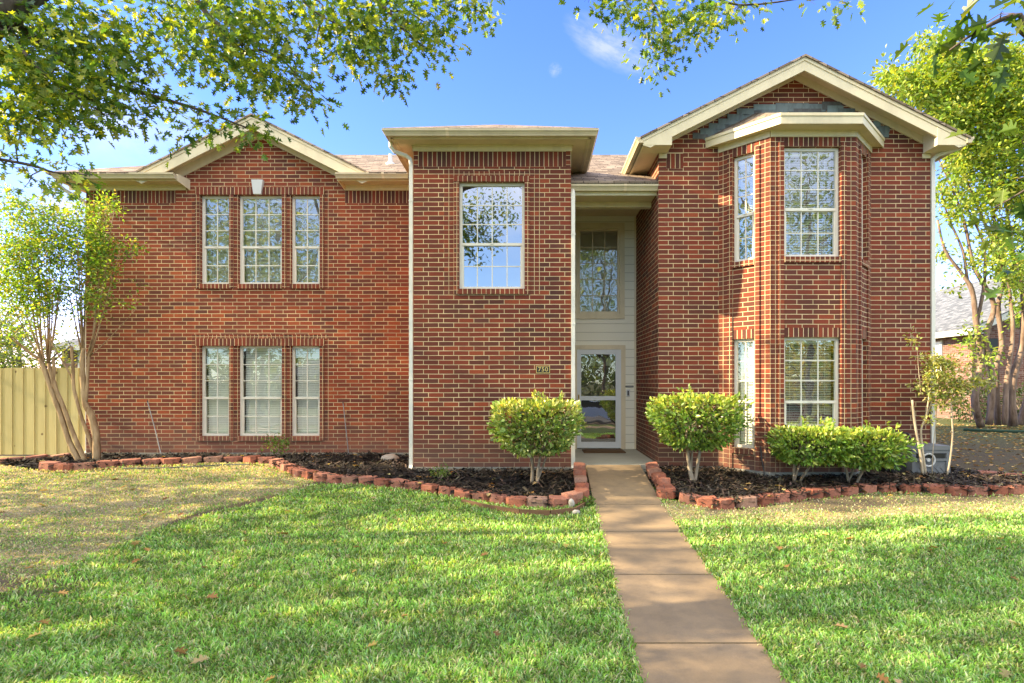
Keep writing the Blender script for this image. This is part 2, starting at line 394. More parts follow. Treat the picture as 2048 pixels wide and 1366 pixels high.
def wall(mb, P, d, L, z0, z1, holes=(), zones=(), base='brick', reveal=.11, revmat='brick', u0=0.):
    """one wall sheet with real openings and their returns; s runs along d"""
    d = Vector((d[0], d[1], 0)).normalized(); n = Vector((d.y, -d.x, 0)); P = Vector((P[0], P[1], 0))
    q = lambda s, z, t=0: P + d * s + n * t + Vector((0, 0, z))
    ss = sorted({0., L, *[v for h in holes for v in h[:2]], *[v for z in zones for v in z[:2]]})
    zs = sorted({z0, z1, *[v for h in holes for v in h[2:4]], *[v for z in zones for v in z[2:4]]})
    ss = [s for s in ss if -1e-6 <= s <= L + 1e-6]; zs = [z for z in zs if z0 - 1e-6 <= z <= z1 + 1e-6]
    base_u = P.dot(d)
    for a, b in zip(ss, ss[1:]):
        for e, f in zip(zs, zs[1:]):
            cs, cz = (a + b) / 2, (e + f) / 2
            if any(h[0] < cs < h[1] and h[2] < cz < h[3] for h in holes): continue
            mt, uv = base, (base_u + u0, ZB)
            for z in zones:
                if z[0] < cs < z[1] and z[2] < cz < z[3]: mt, uv = z[4], (base_u + z[0], z[2] if z[4] in ('soldier', 'rowlock') else ZB)
            mb.uv0 = uv; mb.poly([q(a, e), q(b, e), q(b, f), q(a, f)], mt)
    mb.uv0 = (0, ZB)
    for h in holes:
        a, b, e, f = h[:4]; r = -reveal
        for pts in ([q(a, e), q(a, f), q(a, f, r), q(a, e, r)], [q(b, f), q(b, e), q(b, e, r), q(b, f, r)],
                    [q(a, f), q(b, f), q(b, f, r), q(a, f, r)], [q(b, e), q(a, e), q(a, e, r), q(b, e, r)]): mb.poly(pts, revmat)
    mb.uv0 = (0, 0)

def window(P, d, s0, s1, z0, z1, cols, rt, rb, zs, blind=None, rec=.075, glass='window glass', frame='window vinyl', lock=True):
    """frame with meeting rail and muntins > pane, blind"""
    d = Vector((d[0], d[1], 0)).normalized(); n = Vector((d.y, -d.x, 0)); P0 = Vector((P[0], P[1], 0))
    q = lambda s, z, t=0: P0 + d * s + n * t + Vector((0, 0, z))
    mb = MB(); fw = .045; t0, t1 = -rec - .05, -rec
    B = lambda a, b, c, e, f, g: mb.obox(P, d, a, b, c, e, f, g, frame)
    B(s0, s0 + fw, t0, t1, z0, z1); B(s1 - fw, s1, t0, t1, z0, z1)
    B(s0 + fw, s1 - fw, t0, t1, z1 - fw, z1); B(s0 + fw, s1 - fw, t0, t1 + .012, z0, z0 + fw)
    tg = t0 + .022
    parts = [(z0 + fw, z1 - fw, rt)] if zs is None else [(zs + .02, z1 - fw, rt), (z0 + fw, zs - .02, rb)]
    if zs is not None:
        B(s0 + fw, s1 - fw, t0, t1 + .008, zs - .022, zs + .022)
        if lock: B((s0 + s1) / 2 - .03, (s0 + s1) / 2 + .03, t1 + .008, t1 + .02, zs + .005, zs + .02)
        # lower sash stiles stand a little in front
        B(s0 + fw, s0 + fw + .025, t0, t1 - .008, z0 + fw, zs - .022); B(s1 - fw - .025, s1 - fw, t0, t1 - .008, z0 + fw, zs - .022)
    a, b = s0 + fw, s1 - fw
    for e, f, r in parts:
        for k in range(1, cols):
            s = a + (b - a) * k / cols; B(s - .008, s + .008, tg - .006, tg + .010, e, f)
        for k in range(1, r):
            z = e + (f - e) * k / r; B(a, b, tg - .005, tg + .009, z - .008, z + .008)
    w = mb.build('window', house)
    g = MB()
    for e, f, r in parts: g.poly([q(a, e, tg), q(b, e, tg), q(b, f, tg), q(a, f, tg)], glass)
    g.build('pane', w)
    if blind:
        step, wid, tilt = blind; bl = MB(); z = z1 - fw - .03
        bl.obox(P, d, a + .005, b - .005, t0 - .10, t0 - .05, z1 - fw - .04, z1 - fw, 'blind white')
        tc = t0 - .075
        while z > z0 + fw + .03:
            dy, dz = wid / 2 * math.cos(tilt), wid / 2 * math.sin(tilt)
            bl.poly([q(a + .008, z - dz, tc + dy), q(b - .008, z - dz, tc + dy), q(b - .008, z + dz, tc - dy), q(a + .008, z + dz, tc - dy)], 'blind white')
            z -= step
        bl.obox(P, d, a + .008, b - .008, tc - .02, tc + .02, z0 + fw + .005, z0 + fw + .025, 'blind white')
        for s in (a + .12, b - .12): bl.obox(P, d, s - .0015, s + .0015, tc + .026, tc + .028, z0 + fw, z1 - fw, 'blind white')
        bl.build('blind', w)
    return w
MINI = (.027, .027, .62); WIDE = (.047, .050, .98); SHUT = (.047, .052, 1.1)

# ---- set-back wing
zu0, zu1, zl0, zl1 = 3.358, 5.154, .290, 2.107
def lx(px): return (px - CX) * DL / F
trio = [(lx(400.3) - XL, lx(458.8) - XL), (lx(476.3) - XL, lx(564.2) - XL), (lx(581.6) - XL, lx(640) - XL)]
holes = [(a, b, z0, z1) for a, b in trio for z0, z1 in ((zu0, zu1), (zl0, zl1))]
a0, b0 = trio[0][0], trio[2][1]
zones = [(0, lx(352) - XL, ZT - .262, ZT, 'soldier'), (lx(690) - XL, XC0 - XL, ZT - .262, ZT, 'soldier')]
for z0, z1 in ((zu0, zu1), (zl0, zl1)):
    zones += [(a0 - .17, a0, z0 - .09, z1 + .15, 'stack'), (b0, b0 + .17, z0 - .09, z1 + .15, 'stack'),
              (trio[0][1], trio[1][0], z0 - .09, z1, 'stack'), (trio[1][1], trio[2][0], z0 - .09, z1, 'stack'),
              (a0 - .17, b0 + .17, z1 + .15, z1 + .228, 'stack')]
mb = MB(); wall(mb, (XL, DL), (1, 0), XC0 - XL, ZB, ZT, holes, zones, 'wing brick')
P = (XL, DL)
for z0, z1 in ((zu0, zu1), (zl0, zl1)):
    mb.uv0 = (0, z1); mb.obox(P, (1, 0), a0 - .09, b0 + .09, 0, .028, z1 + .003, z1 + .148, 'rowlock')
    mb.uv0 = (0, ZB)
    mb.obox(P, (1, 0), a0 - .085, a0 - .002, 0, .024, z0 - .09, z1, 'stack'); mb.obox(P, (1, 0), b0 + .002, b0 + .085, 0, .024, z0 - .09, z1, 'stack')
    mb.obox(P, (1, 0), trio[0][1] + .004, trio[0][1] + .086, 0, .024, z0 - .09, z1, 'stack')
    mb.obox(P, (1, 0), trio[1][1] + .004, trio[1][1] + .086, 0, .024, z0 - .09, z1, 'stack')
    mb.uv0 = (0, z0 - .1)
    for a, b in trio: mb.obox(P, (1, 0), a - .01, b + .01, -.11, .035, z0 - .095, z0 - .002, 'rowlock')
mb.uv0 = (XL, ZB)
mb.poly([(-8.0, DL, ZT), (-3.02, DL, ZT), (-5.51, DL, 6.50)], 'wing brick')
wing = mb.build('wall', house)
mb = MB(); mb.uv0 = (DL, ZB)
mb.poly([(XL, 17.9, ZB), (XL, DL, ZB), (XL, DL, ZT), (XL, 17.9, ZT)], 'brick'); mb.build('wall', house)
mb = MB(); mb.uv0 = (0, ZB); mb.poly([(XR1, 17.9, ZB), (XL, 17.9, ZB), (XL, 17.9, ZT), (XR1, 17.9, ZT)], 'brick'); mb.build('wall', house)
for a, b in trio:
    wd = 3 if b - a > .7 else 2
    window(P, (1, 0), a, b, zu0, zu1, wd, 3, 2, 4.116, MINI)
    window(P, (1, 0), a, b, zl0, zl1, wd, 3, 2, 1.055, WIDE, glass='low glass')
# keystone
mb = MB(); kx = lx(517.5)
mb.prism([(kx - .115, DL - .075, 5.44), (kx - .075, DL - .075, 5.155), (kx + .075, DL - .075, 5.155), (kx + .115, DL - .075, 5.44)], (0, .075, 0), 'vinyl grey'); mb.build('keystone', house)

# ---- centre block
cx0, cx1 = (918.4 - CX) * DC / F - XC0, (1049 - CX) * DC / F - XC0
P = (XC0, DC); L = XC1 - XC0; z0, z1 = 2.94, 4.731
zones = [(.085, L - .085, ZT - .262, ZT, 'soldier'), (0, .085, ZT - .262, ZT, 'stack'), (L - .085, L, ZT - .262, ZT, 'stack'),
         (cx0 - .255, cx0, z0 - .09, z1 + .228, 'stack'), (cx1, cx1 + .255, z0 - .09, z1 + .228, 'stack'), (cx0 - .17, cx1 + .17, z1 + .1, z1 + .178, 'stack')]
mb = MB(); wall(mb, P, (1, 0), L, ZB, ZT, [(cx0, cx1, z0, z1)], zones)
mb.uv0 = (0, z1); mb.obox(P, (1, 0), cx0 - .09, cx1 + .09, 0, .024, z1 + .003, z1 + .098, 'rowlock')
mb.uv0 = (0, ZB)
mb.obox(P, (1, 0), cx0 - .085, cx0 - .002, 0, .02, z0 - .09, z1, 'stack'); mb.obox(P, (1, 0), cx1 + .002, cx1 + .085, 0, .02, z0 - .09, z1, 'stack')
mb.uv0 = (0, z0 - .09); mb.obox(P, (1, 0), cx0 - .01, cx1 + .01, -.11, .03, z0 - .09, z0 - .002, 'rowlock'); mb.uv0 = (0, 0)
mb.build('wall', house)
mb = MB(); wall(mb, (XC0, DL), (0, -1), DL - DC, ZB, ZT, (), [(.0, DL - DC, ZT - .262, ZT, 'soldier')]); mb.build('wall', house)
mb = MB(); wall(mb, (XC1, DC), (0, 1), DD - DC, ZB, ZT); mb.build('wall', house)
window(P, (1, 0), cx0, cx1, z0, z1, 4, 3, 2, 3.70, None, .06, 'stair glass')

# ---- gable block with the bay
BD = 8.69; BX = (3.137, 3.749, 5.103, 5.715)
P = (XR0, DR)
mb = MB()
zr = [(.13, .42, ZT - .262, ZT, 'soldier')]
wall(mb, P, (1, 0), BX[0] - XR0, ZB, ZT, (), zr); wall(mb, (BX[3], DR), (1, 0), XR1 - BX[3], ZB, ZT)
mb.uv0 = (XR0, ZB); mb.poly([(XR0 - .3, DR, ZT), (XR1 + .3, DR, ZT), (4.42, DR, 6.52)], 'brick')
mb.build('wall', house)
mb = MB(); wall(mb, (XR0, DD), (0, -1), DD - DR, ZB, ZT, u0=0); mb.build('wall', house)
mb = MB(); wall(mb, (XR1, DR), (0, 1), 17.9 - DR, ZB, ZT); mb.build('wall', house)
bay = MB(); r2 = math.sqrt(.5); LS = (BX[1] - BX[0]) / r2
zb0, zb1, zd0, zd1 = 3.358, 5.10, .30, 2.085
faces = [((BX[0], DR), (r2, -r2), LS, .25, .615), ((BX[1], BD), (1, 0), BX[2] - BX[1], .215, BX[2] - BX[1] - .245), ((BX[2], BD), (r2, r2), LS, .25, .615)]
for Pf, df, Lf, s0, s1 in faces:
    zones = [(0, s0, ZB, ZT, 'stack'), (s1, Lf, ZB, ZT, 'stack'), (s0, s1, zb1, ZT, 'rowlock'), (s0, s1, zd1, zd1 + .15, 'rowlock'), (s0 - .01, s1 + .01, zb0 - .09, zb0, 'rowlock')]
    wall(bay, Pf, df, Lf, ZB, ZT, [(s0, s1, zb0, zb1), (s0, s1, zd0, zd1)], zones)
    bay.uv0 = (0, ZB)
    bay.obox(Pf, df, s0 - .085, s0 - .004, 0, .022, ZB, ZT - .09, 'stack'); bay.obox(Pf, df, s1 + .004, s1 + .085, 0, .022, ZB, ZT - .09, 'stack')
    bay.uv0 = (0, zd0 - .2)
    bay.obox(Pf, df, s0 - .003, s1 + .003, -.11, .03, zd0 - .095, zd0 - .002, 'rowlock'); bay.obox(Pf, df, s0 - .003, s1 + .003, -.11, .03, zb0 - .092, zb0 - .002, 'rowlock')
    bay.uv0 = (0, 0)
bay.build('bay_wall', house)
for i, (Pf, df, Lf, s0, s1) in enumerate(faces):
    c = 3 if i == 1 else 2
    window(Pf, df, s0, s1, zb0, zb1, c, 3, 2, 4.12, MINI, .06, 'bay glass')
    window(Pf, df, s0, s1, zd0, zd1, c, 3, 2, 1.06, (.027, .027, .35) if i == 1 else SHUT, .06, 'low glass' if i != 1 else 'bay glass')

# ---- foundation
mb = MB()
for a, b, y, yb in ((XL - .01, XC0, DL - .012, DL + .3), (XC0 - .012, XC1 + .012, DC - .014, DD), (XR0 - .012, XR1 + .012, DR - .013, DR + .3)): mb.box(a, b, y, yb, -.5, ZB - .003, 'concrete foundation')
mb.prism([(BX[0], DR - .01, -.5), (BX[1] - .01, BD - .012, -.5), (BX[2] + .01, BD - .012, -.5), (BX[3], DR - .01, -.5)], (0, 0, .5 + ZB - .003), 'concrete foundation')
mb.box(XR1 - .2, XR1 + .012, DR + .3, 17.9, -.5, ZB - .003, 'concrete foundation'); mb.box(XL - .012, XL + .2, DL + .3, 17.9, -.5, ZB - .003, 'concrete foundation')
mb.build('foundation', house)

# ---- rooms behind the panes: ceilings, floor, a partition
mb = MB()
for x0, x1, y0, y1 in ((XL + .02, XC0, DL + .02, 17.8), (XC0 + .02, XC1 - .02, DC + .02, 17.8), (XC1 - .02, XR0, DD + .15, 17.8), (XR0 + .02, XR1 - .02, DR + .02, 17.8)): mb.box(x0, x1, y0, y1, ZT + .002, ZT + .03, 'interior wall'); mb.box(x0, x1, y0, y1, 2.45, 2.75, 'interior wall'); mb.box(x0, x1, y0, y1, -.02, .0, 'mat brown')
mb.prism([(BX[0], DR + .02, ZT + .002), (BX[3], DR + .02, ZT + .002), (BX[2] - .02, BD + .02, ZT + .002), (BX[1] + .02, BD + .02, ZT + .002)], (0, 0, .02), 'interior wall')
mb.prism([(BX[0], DR + .02, 2.45), (BX[3], DR + .02, 2.45), (BX[2] - .02, BD + .02, 2.45), (BX[1] + .02, BD + .02, 2.45)], (0, 0, .2), 'interior wall')
mb.build('ceiling', house)
mb = MB(); mb.box(XL + .02, XR1 - .02, 14.6, 14.7, 0, ZT, 'interior wall'); mb.build('partition', house)
mb = MB(); mb.box(XC1 - .3, XR0 + .3, 12.15, 12.2, 2.76, ZT, 'beige plaster'); mb.build('partition', house)

# ---- entry: siding wall, tall window, storm door, porch ceiling and beam
mb = MB()
wx0, wx1, wz0, wz1 = .93 - XC1, 1.785 - XC1, 2.79, 4.545
dx0, dx1, dz1 = .905 - XC1, 1.812 - XC1, 2.05
wall(mb, (XC1, DD), (1, 0), XR0 - XC1, 0, 4.9, [(wx0, wx1, wz0, wz1), (dx0, dx1, 0, dz1)], (), 'siding', .08, 'cream paint')
mb.build('siding_wall', house)
mb = MB(); Pd = (XC1, DD)
for a, b, z0, z1 in ((wx0 - .10, wx1 + .10, wz1, wz1 + .11), (wx0 - .10, wx1 + .10, wz0 - .11, wz0), (wx0 - .10, wx0, wz0, wz1), (wx1, wx1 + .10, wz0, wz1),
                     (dx0 - .07, dx1 + .09, dz1, dz1 + .09), (dx0 - .07, dx0, 0, dz1), (dx1, dx1 + .09, 0, dz1), (XR0 - XC1 - .035, XR0 - XC1, 0, 4.78)):
    mb.obox(Pd, (1, 0), a, b, 0, .022, z0, z1, 'cream paint')
mb.build('trim', house)
window(Pd, (1, 0), wx0, wx1, wz0, wz1, 3, 5, 0, None, None, .02, 'low glass', 'cream paint', False)
mb = MB(); D = lambda a, b, c, e, f, g, mt='door white': mb.obox(Pd, (1, 0), a, b, c, e, f, g, mt)
D(dx0, dx0 + .085, -.035, .012, .02, dz1); D(dx1 - .11, dx1, -.035, .012, .02, dz1); D(dx0 + .085, dx1 - .11, -.035, .012, dz1 - .10, dz1)
D(dx0 + .085, dx1 - .11, -.035, .012, .02, .145); D(dx0 + .085, dx1 - .11, -.03, .008, 1.005, 1.09)
door = mb.build('storm_door', house)
g = MB(); ga, gb = dx0 + .085 + XC1, dx1 - .11 + XC1
g.poly([(ga, DD + .01, 1.09), (gb, DD + .01, 1.09), (gb, DD + .01, dz1 - .1), (ga, DD + .01, dz1 - .1)], 'low glass'); g.build('pane', door)
g = MB(); g.poly([(ga, DD + .012, .145), (gb, DD + .012, .145), (gb, DD + .012, 1.005), (ga, DD + .012, 1.005)], 'bay glass'); g.build('pane', door)
mb = MB(); mb.obox(Pd, (1, 0), dx0 + .02, dx0 + .05, .012, .022, .98, 1.12, 'brass'); mb.tube([(XC1 + dx0 + .035, DD - .02, 1.1), (XC1 + dx0 + .035, DD - .055, 1.09), (XC1 + dx0 + .035, DD - .055, 1.01), (XC1 + dx0 + .035, DD - .02, 1.0)], .008, mt='brass'); mb.build('handle', door)
mb = MB(); mb.box(XC1 + dx0, XC1 + dx1, DD + .082, DD + .125, 0, dz1, 'door brown')
inner = mb.build('front_door', house)
for k in range(4):
    mb = MB(); c = ga + .075 + k * .168; pts = [(c - .055, DD + .078, 1.72), (c + .055, DD + .078, 1.72)]
    pts += [(c + .055 * math.cos(t), DD + .078, 1.83 + .05 * math.sin(t) + (.012 if abs(t - math.pi / 2) < .3 else 0)) for t in np.linspace(0, math.pi, 9)]
    mb.poly(pts, 'arch glass'); mb.build('arched_pane', inner)
mb = MB(); mb.obox(Pd, (1, 0), 1.925 - XC1, 1.99 - XC1, .0, .03, 1.09, 1.225, 'vinyl grey'); mb.obox(Pd, (1, 0), 1.94 - XC1, 1.97 - XC1, .03, .034, 1.105, 1.20, 'plaque black'); mb.build('doorbell', house)
mb = MB(); mb.box(XC1, XR0, 9.85, DD, 4.80, 4.84, 'soffit paint'); mb.build('porch_ceiling', house)
mb = MB(); mb.box(XC1 + .002, XR0 - .002, 9.85, 9.98, 4.513, 4.80, 'cream paint'); mb.box(XC1 + .002, XR0 - .002, 9.838, 9.85, 4.62, 4.66, 'cream paint'); mb.build('porch_beam', house)

# ---- eaves
ZS, ZF = 5.345, 5.44
def eave(mb, p0, p1, nrm, wall_off, ext0=0, ext1=0, zs=ZS, zf=ZF, frieze=True):
    """soffit and fascia along p0-p1 (the line of the wall top), overhanging by wall_off; ext lengthens the fascia for the mitre"""
    p0, p1 = Vector((*p0, 0)), Vector((*p1, 0)); d = (p1 - p0).normalized(); n = Vector((*nrm, 0))
    q = lambda p, o, z: p + n * o + Vector((0, 0, z))
    a, b = p0 - d * ext0, p1 + d * ext1
    mb.prism([q(p0, .0, zs), q(p1, .0, zs), q(b, wall_off, zs), q(a, wall_off, zs)], (0, 0, .018), 'soffit paint')
    mb.prism([q(a, wall_off, zs - .02), q(b, wall_off, zs - .02), q(b, wall_off, zf), q(a, wall_off, zf)], -n * .02, 'cream paint')
    mb.prism([q(a, wall_off - .021, zs - .012), q(b, wall_off - .021, zs - .012), q(b, wall_off - .021, zs), q(a, wall_off - .021, zs)], -n * .03, 'cream paint')
    if frieze:
        mb.prism([q(p0, .018, ZT - .002), q(p1, .018, ZT - .002), q(p1, .018, zs), q(p0, .018, zs)], -n * .018, 'cream paint')
        mb.prism([q(p0, .032, zs - .03), q(p1, .032, zs - .03), q(p1, .032, zs - .001), q(p0, .032, zs - .001)], -n * .013, 'cream paint')
PROF = [(0.001, 0), (.075, 0), (.082, .02), (.10, .05), (.118, .068), (.12, .10), (.108, .10), (.104, .092), (0.001, .09)]
def gutter(p0, p1, nrm, z0, m0=0, m1=0, hgt=.10):
    """moulded gutter hung on the fascia line; m0/m1 = mitre direction at the ends"""
    p0, p1 = Vector((*p0, 0)), Vector((*p1, 0)); d = (p1 - p0).normalized(); n = Vector((*nrm, 0)); mb = MB()
    r0 = [p0 + n * o - d * o * m0 + Vector((0, 0, z0 + z * hgt / .1)) for o, z in PROF]
    r1 = [p1 + n * o + d * o * m1 + Vector((0, 0, z0 + z * hgt / .1)) for o, z in PROF]
    for i in range(len(PROF)):
        j = (i + 1) % len(PROF); mb.poly([r0[i], r1[i], r1[j], r0[j]], 'gutter metal')
    mb.poly(r0, 'gutter metal'); mb.poly(r1[::-1], 'gutter metal')
    L = (p1 - p0).length; s = .9                                  # lap seams
    while s < L - .4:
        a_ = [p0 + d * s + n * (o * 1.03 + .001) + Vector((0, 0, z0 - .001 + z * 1.02 * hgt / .1)) for o, z in PROF[:7]]
        for i in range(6): mb.poly([a_[i], a_[i] + d * .05, a_[i + 1] + d * .05, a_[i + 1]], 'soffit paint')
        s += 2.4
    return mb.build('gutter', house)
o = .30
mb = MB()
eave(mb, (XC0, DC), (XC1, DC), (0, -1), o, o, o)
eave(mb, (XC0, 10.75), (XC0, DC), (-1, 0), o, 0, o); eave(mb, (XC1, DC), (XC1, 10.5), (1, 0), o, o, 0)
mb.build('eave', house)
gutter((XC0 - o, DC - o), (XC1 + o, DC - o), (0, -1), ZF - .10, 1, 1)
gutter((XC0 - o, 10.72), (XC0 - o, DC - o), (-1, 0), ZF - .10, 0, 1); gutter((XC1 + o, DC - o), (XC1 + o, 10.45), (1, 0), ZF - .10, 1, 0)
# wing: two short eaves beside the small gable
of = .32; ex0 = (360 - CX) * (DL - of) / F; ex1 = (672 - CX) * (DL - of) / F
mb = MB(); eave(mb, (XL - .33, DL), (ex0 - .08, DL), (0, -1), of, 0, .03)
mb.prism([(ex0 - .05, DL - of, ZS - .02), (ex0 - .05, DL - of, ZF + .02), (ex0, DL - .0, ZF + .02), (ex0, DL - .0, ZT)], (-.02, 0, 0), 'cream paint')
mb.build('eave', house)
mb = MB(); eave(mb, (ex1 + .06, DL), (XC0 - o - .02, DL), (0, -1), of, .04, 0)
mb.prism([(ex1 + .03, DL - of, ZS - .02), (ex1 + .03, DL - of, ZF + .02), (ex1 + .06, DL, ZF + .02), (ex1 + .06, DL, ZT)], (.02, 0, 0), 'cream paint')
mb.build('eave', house)
mb = MB(); eave(mb, (XL, 17.9), (XL, DL), (-1, 0), .33, 0, .32); mb.build('eave', house)
gutter((XL - .33, DL - of), (ex0 - .06, DL - of), (0, -1), ZF - .095, 0, 0); gutter((ex1 + .02, DL - of), (XC0 - o - .125, DL - of), (0, -1), ZF - .095, 0, 0)
# gable block side eaves
xo = .33
mb = MB(); eave(mb, (XR0, 10.62), (XR0, 8.98), (-1, 0), xo, zs=5.25, zf=5.37, frieze=False); mb.build('eave', house)
mb = MB(); eave(mb, (XR1, 8.98), (XR1, 17.9), (1, 0), xo, zs=5.25, zf=5.37, frieze=False); mb.build('eave', house)
gutter((XR0 - xo, 10.6), (XR0 - xo, 8.93), (-1, 0), 5.265, 0, 0); gutter((XR1 + xo, 8.93), (XR1 + xo, 17.9), (1, 0), 5.265, 0, 0)
# porch eave
mb = MB(); mb.box(XC1 + .002, XR0 - .002, 9.42, 9.44, 4.575, 4.73, 'cream paint'); mb.box(XC1 + .002, XR0 - .002, 9.44, 9.85, 4.60, 4.615, 'soffit paint'); mb.build('eave', house)
gutter((XC1 + .003, 9.42), (XR0 - .003, 9.42), (0, -1), 4.63, 0, 0)

# ---- gable trims
def gable(xc, zp, half, yf, yw, pk, fh, h2, h3, zr):
    """rake boards, rake soffit, the frieze under it and the boxed returns; zp = peak of the roof edge, pitch 1 in 2"""
    mb = MB(); ze = zp - half * .5
    for s in (-1, 1):
        a, b = (xc, zp), (xc + s * half, ze)
        mb.prism([(a[0], yf, a[1]), (b[0], yf, b[1]), (b[0], yf, b[1] - fh * .55), (b[0] - s * .12, yf, b[1] + .06 - fh), (a[0], yf, a[1] - fh)][::s], (0, .03, 0), 'cream paint')
        mb.prism([(a[0], yf - .014, a[1]), (b[0], yf - .014, b[1]), (b[0], yf - .014, b[1] - .055), (a[0], yf - .014, a[1] - .055)][::s], (0, .014, 0), 'cream paint')
        mb.prism([(a[0], yf + .03, a[1] - h2), (b[0], yf + .03, b[1] - h2), (b[0], yw, b[1] - h2), (a[0], yw, a[1] - h2)], (0, 0, .015), 'soffit paint')
        e = xc + s * (half - .28); ez = zp - (half - .28) * .5
        mb.prism([(a[0], yw - .02, a[1] - h2), (e, yw - .02, ez - h2), (e, yw - .02, ez - h3), (a[0], yw - .02, a[1] - h3)][::s], (0, .02, 0), 'cream paint')
        if pk:
            x1 = xc + s * (half - .01); x0 = xc + s * (half - pk); zt = lambda x: zp - abs(x - xc) * .5 - .06
            mb.prism([(x1, yf - .004, zr), (x0, yf - .004, zr), (x0, yf - .004, zt(x0)), (x1, yf - .004, max(zt(x1), zr + .01))][::-s], (0, yw - yf - .02, 0), 'cream paint')
            xa = xc + s * (half - .34); mb.box(min(xa, x0), max(xa, x0), yw - .016, yw, ZT - .09, zr - .001, 'cream paint')
    return mb.build('rake_board', house)
gable(4.42, 6.665, 2.63, 8.95, DR, .47, .215, .06, .18, 5.235)
gable(-5.51, 6.60, 2.28, 10.78, DL, 0, .25, .10, .30, 0)

# ---- roofs
def roof(polys, t=.035, name='roof', mt='shingles brown'):
    mb = MB()
    for p in polys: mb.prism(p, (0, 0, -t), mt)
    return mb.build(name, house)
ze = 5.455; ey = 10.66; rz, ry = 7.365, 14.48
def mz(y): return ze + .5 * (y - ey)
gh = 2.33; gy1 = ey + (6.635 - ze) / .5
roof([[(-9.45, ey, ze), (-5.51 - gh, ey, ze), (-5.51, gy1 - .02, 6.625), (-5.51 + gh, ey, ze), (7.15, ey, ze), (3.33, ry, rz), (-5.63, ry, rz)],
      [(-9.45, 18.3, ze), (-9.45, ey, ze), (-5.63, ry, rz)], [(7.15, ey, ze), (7.15, 18.3, ze), (3.33, ry, rz)], [(7.15, 18.3, ze), (-9.45, 18.3, ze), (-5.63, ry, rz), (3.33, ry, rz)],
      [(XC1 + .004, 9.34, mz(9.34)), (XR0 - .004, 9.34, mz(9.34)), (XR0 - .004, ey, ze - .002), (XC1 + .004, ey, ze - .002)]])
hx0, hx1, hy = XC0 - o - .1, XC1 + o + .1, DC - o - .1; hc = (hx0 + hx1) / 2; hw = hc - hx0; hz = ze + .5 * hw
yb = ey + (hz - ze) / .5
roof([[(hx0, hy, ze), (hx1, hy, ze), (hc, hy + hw, hz)], [(hc, hy + hw, hz), (hc, yb, hz), (hx0, ey, ze), (hx0, hy, ze)], [(hc, yb, hz), (hc, hy + hw, hz), (hx1, hy, ze), (hx1, ey, ze)]])
for xc, zp, half, yf in ((4.42, 6.70, 2.68, 8.91), (-5.51, 6.635, 2.33, 10.74)):
    zz = zp - half * .5; y1 = ey + (zp - ze) / .5; y0 = max(yf + .05, ey + (zz - ze) / .5)
    ybk = max(y0, yf)
    roof([[(xc, yf, zp), (xc, y1, zp), (xc - half, ybk, zz), (xc - half, yf, zz)], [(xc, y1, zp), (xc, yf, zp), (xc + half, yf, zz), (xc + half, ybk, zz)]])
# bay roof, fascia, frieze and stepped lead flashing
e = .27; k = .22; t_ = DR - BD + e
E = [(BX[0] - k, DR), (BX[0] - k + t_, BD - e), (BX[3] + k - t_, BD - e), (BX[3] + k, DR)]
zf1 = 5.50; top = [(BX[1] + .02, DR - .003), (BX[2] - .02, DR - .003)]; ztp = 5.93
roof([[(*E[1], zf1), (*E[2], zf1), (*top[1], ztp), (*top[0], ztp)], [(*E[0], zf1), (*E[1], zf1), (*top[0], ztp)], [(*E[2], zf1), (*E[3], zf1), (*top[1], ztp)]], .03, 'bay_roof')
mb = MB(); IN = [(BX[0], DR), (BX[1], BD), (BX[2], BD), (BX[3], DR)]
for i in range(3):
    a, b = Vector((*E[i], 0)), Vector((*E[i + 1], 0)); d = (b - a).normalized(); n = Vector((d.y, -d.x, 0))
    for z0, z1, t in ((5.335, 5.465, .0), (5.452, 5.498, .014)):
        mb.prism([a + n * t + Vector((0, 0, z0)), b + n * t + Vector((0, 0, z0)), b + n * t + Vector((0, 0, z1)), a + n * t + Vector((0, 0, z1))], -n * (.02 + t), 'cream paint')
    ia, ib = Vector((*IN[i], 0)), Vector((*IN[i + 1], 0))
    mb.prism([ia + n * .018 + Vector((0, 0, 5.248)), ib + n * .018 + Vector((0, 0, 5.248)), ib + n * .018 + Vector((0, 0, 5.35)), ia + n * .018 + Vector((0, 0, 5.35))], -n * .018, 'cream paint')
    mb.prism([ia + Vector((0, 0, 5.35)), ib + Vector((0, 0, 5.35)), b - n * .021 + Vector((0, 0, 5.35)), a - n * .021 + Vector((0, 0, 5.35))], (0, 0, .015), 'soffit paint')
mb.build('bay_eave', house)
mb = MB(); rr = random.Random(3)
def flash(px0, px1, py0, py1, t):
    a, b = W(px0, py0, DR - .02), W(px1, py1, DR - .02); mb.box(a.x, b.x, DR - .006 - t, DR - .001, b.z, a.z, rr.choice(('lead flashing', 'dark flashing', 'pale flashing', 'lead flashing')))
for i, (x, y) in enumerate(((1386, 264), (1401, 255), (1418, 245), (1437, 236), (1455, 227), (1474, 216))):
    flash(x, x + 30 + rr.random() * 5, y + 1, y + 13, .005 + .0022 * i)
    flash(x + 22, x + 46 + rr.random() * 8, y + 3 + rr.random() * 2, y + 13 + rr.random() * 3, .004 + .0021 * i)
for x, w_, y, h, t in ((1508, 48, 208, 16, .006), (1552, 66, 206, 17, .009), (1612, 40, 207, 16, .0075), (1645, 40, 203, 16, .011), (1515, 60, 219, 8, .014), (1588, 55, 217, 9, .0125), (1655, 32, 211, 14, .015), (1676, 34, 217, 9, .0175),
                    ): flash(x, x + w_, y, y + h, t)
mb.build('step_flashing', house); mb = MB()
for x, w_, y, h, t in ((1748, 14, 241, 12, .006), (1756, 24, 252, 11, .009), (1762, 16, 262, 12, .012)): flash(x, x + w_, y, y + h, t)
mb.build('step_flashing', house)

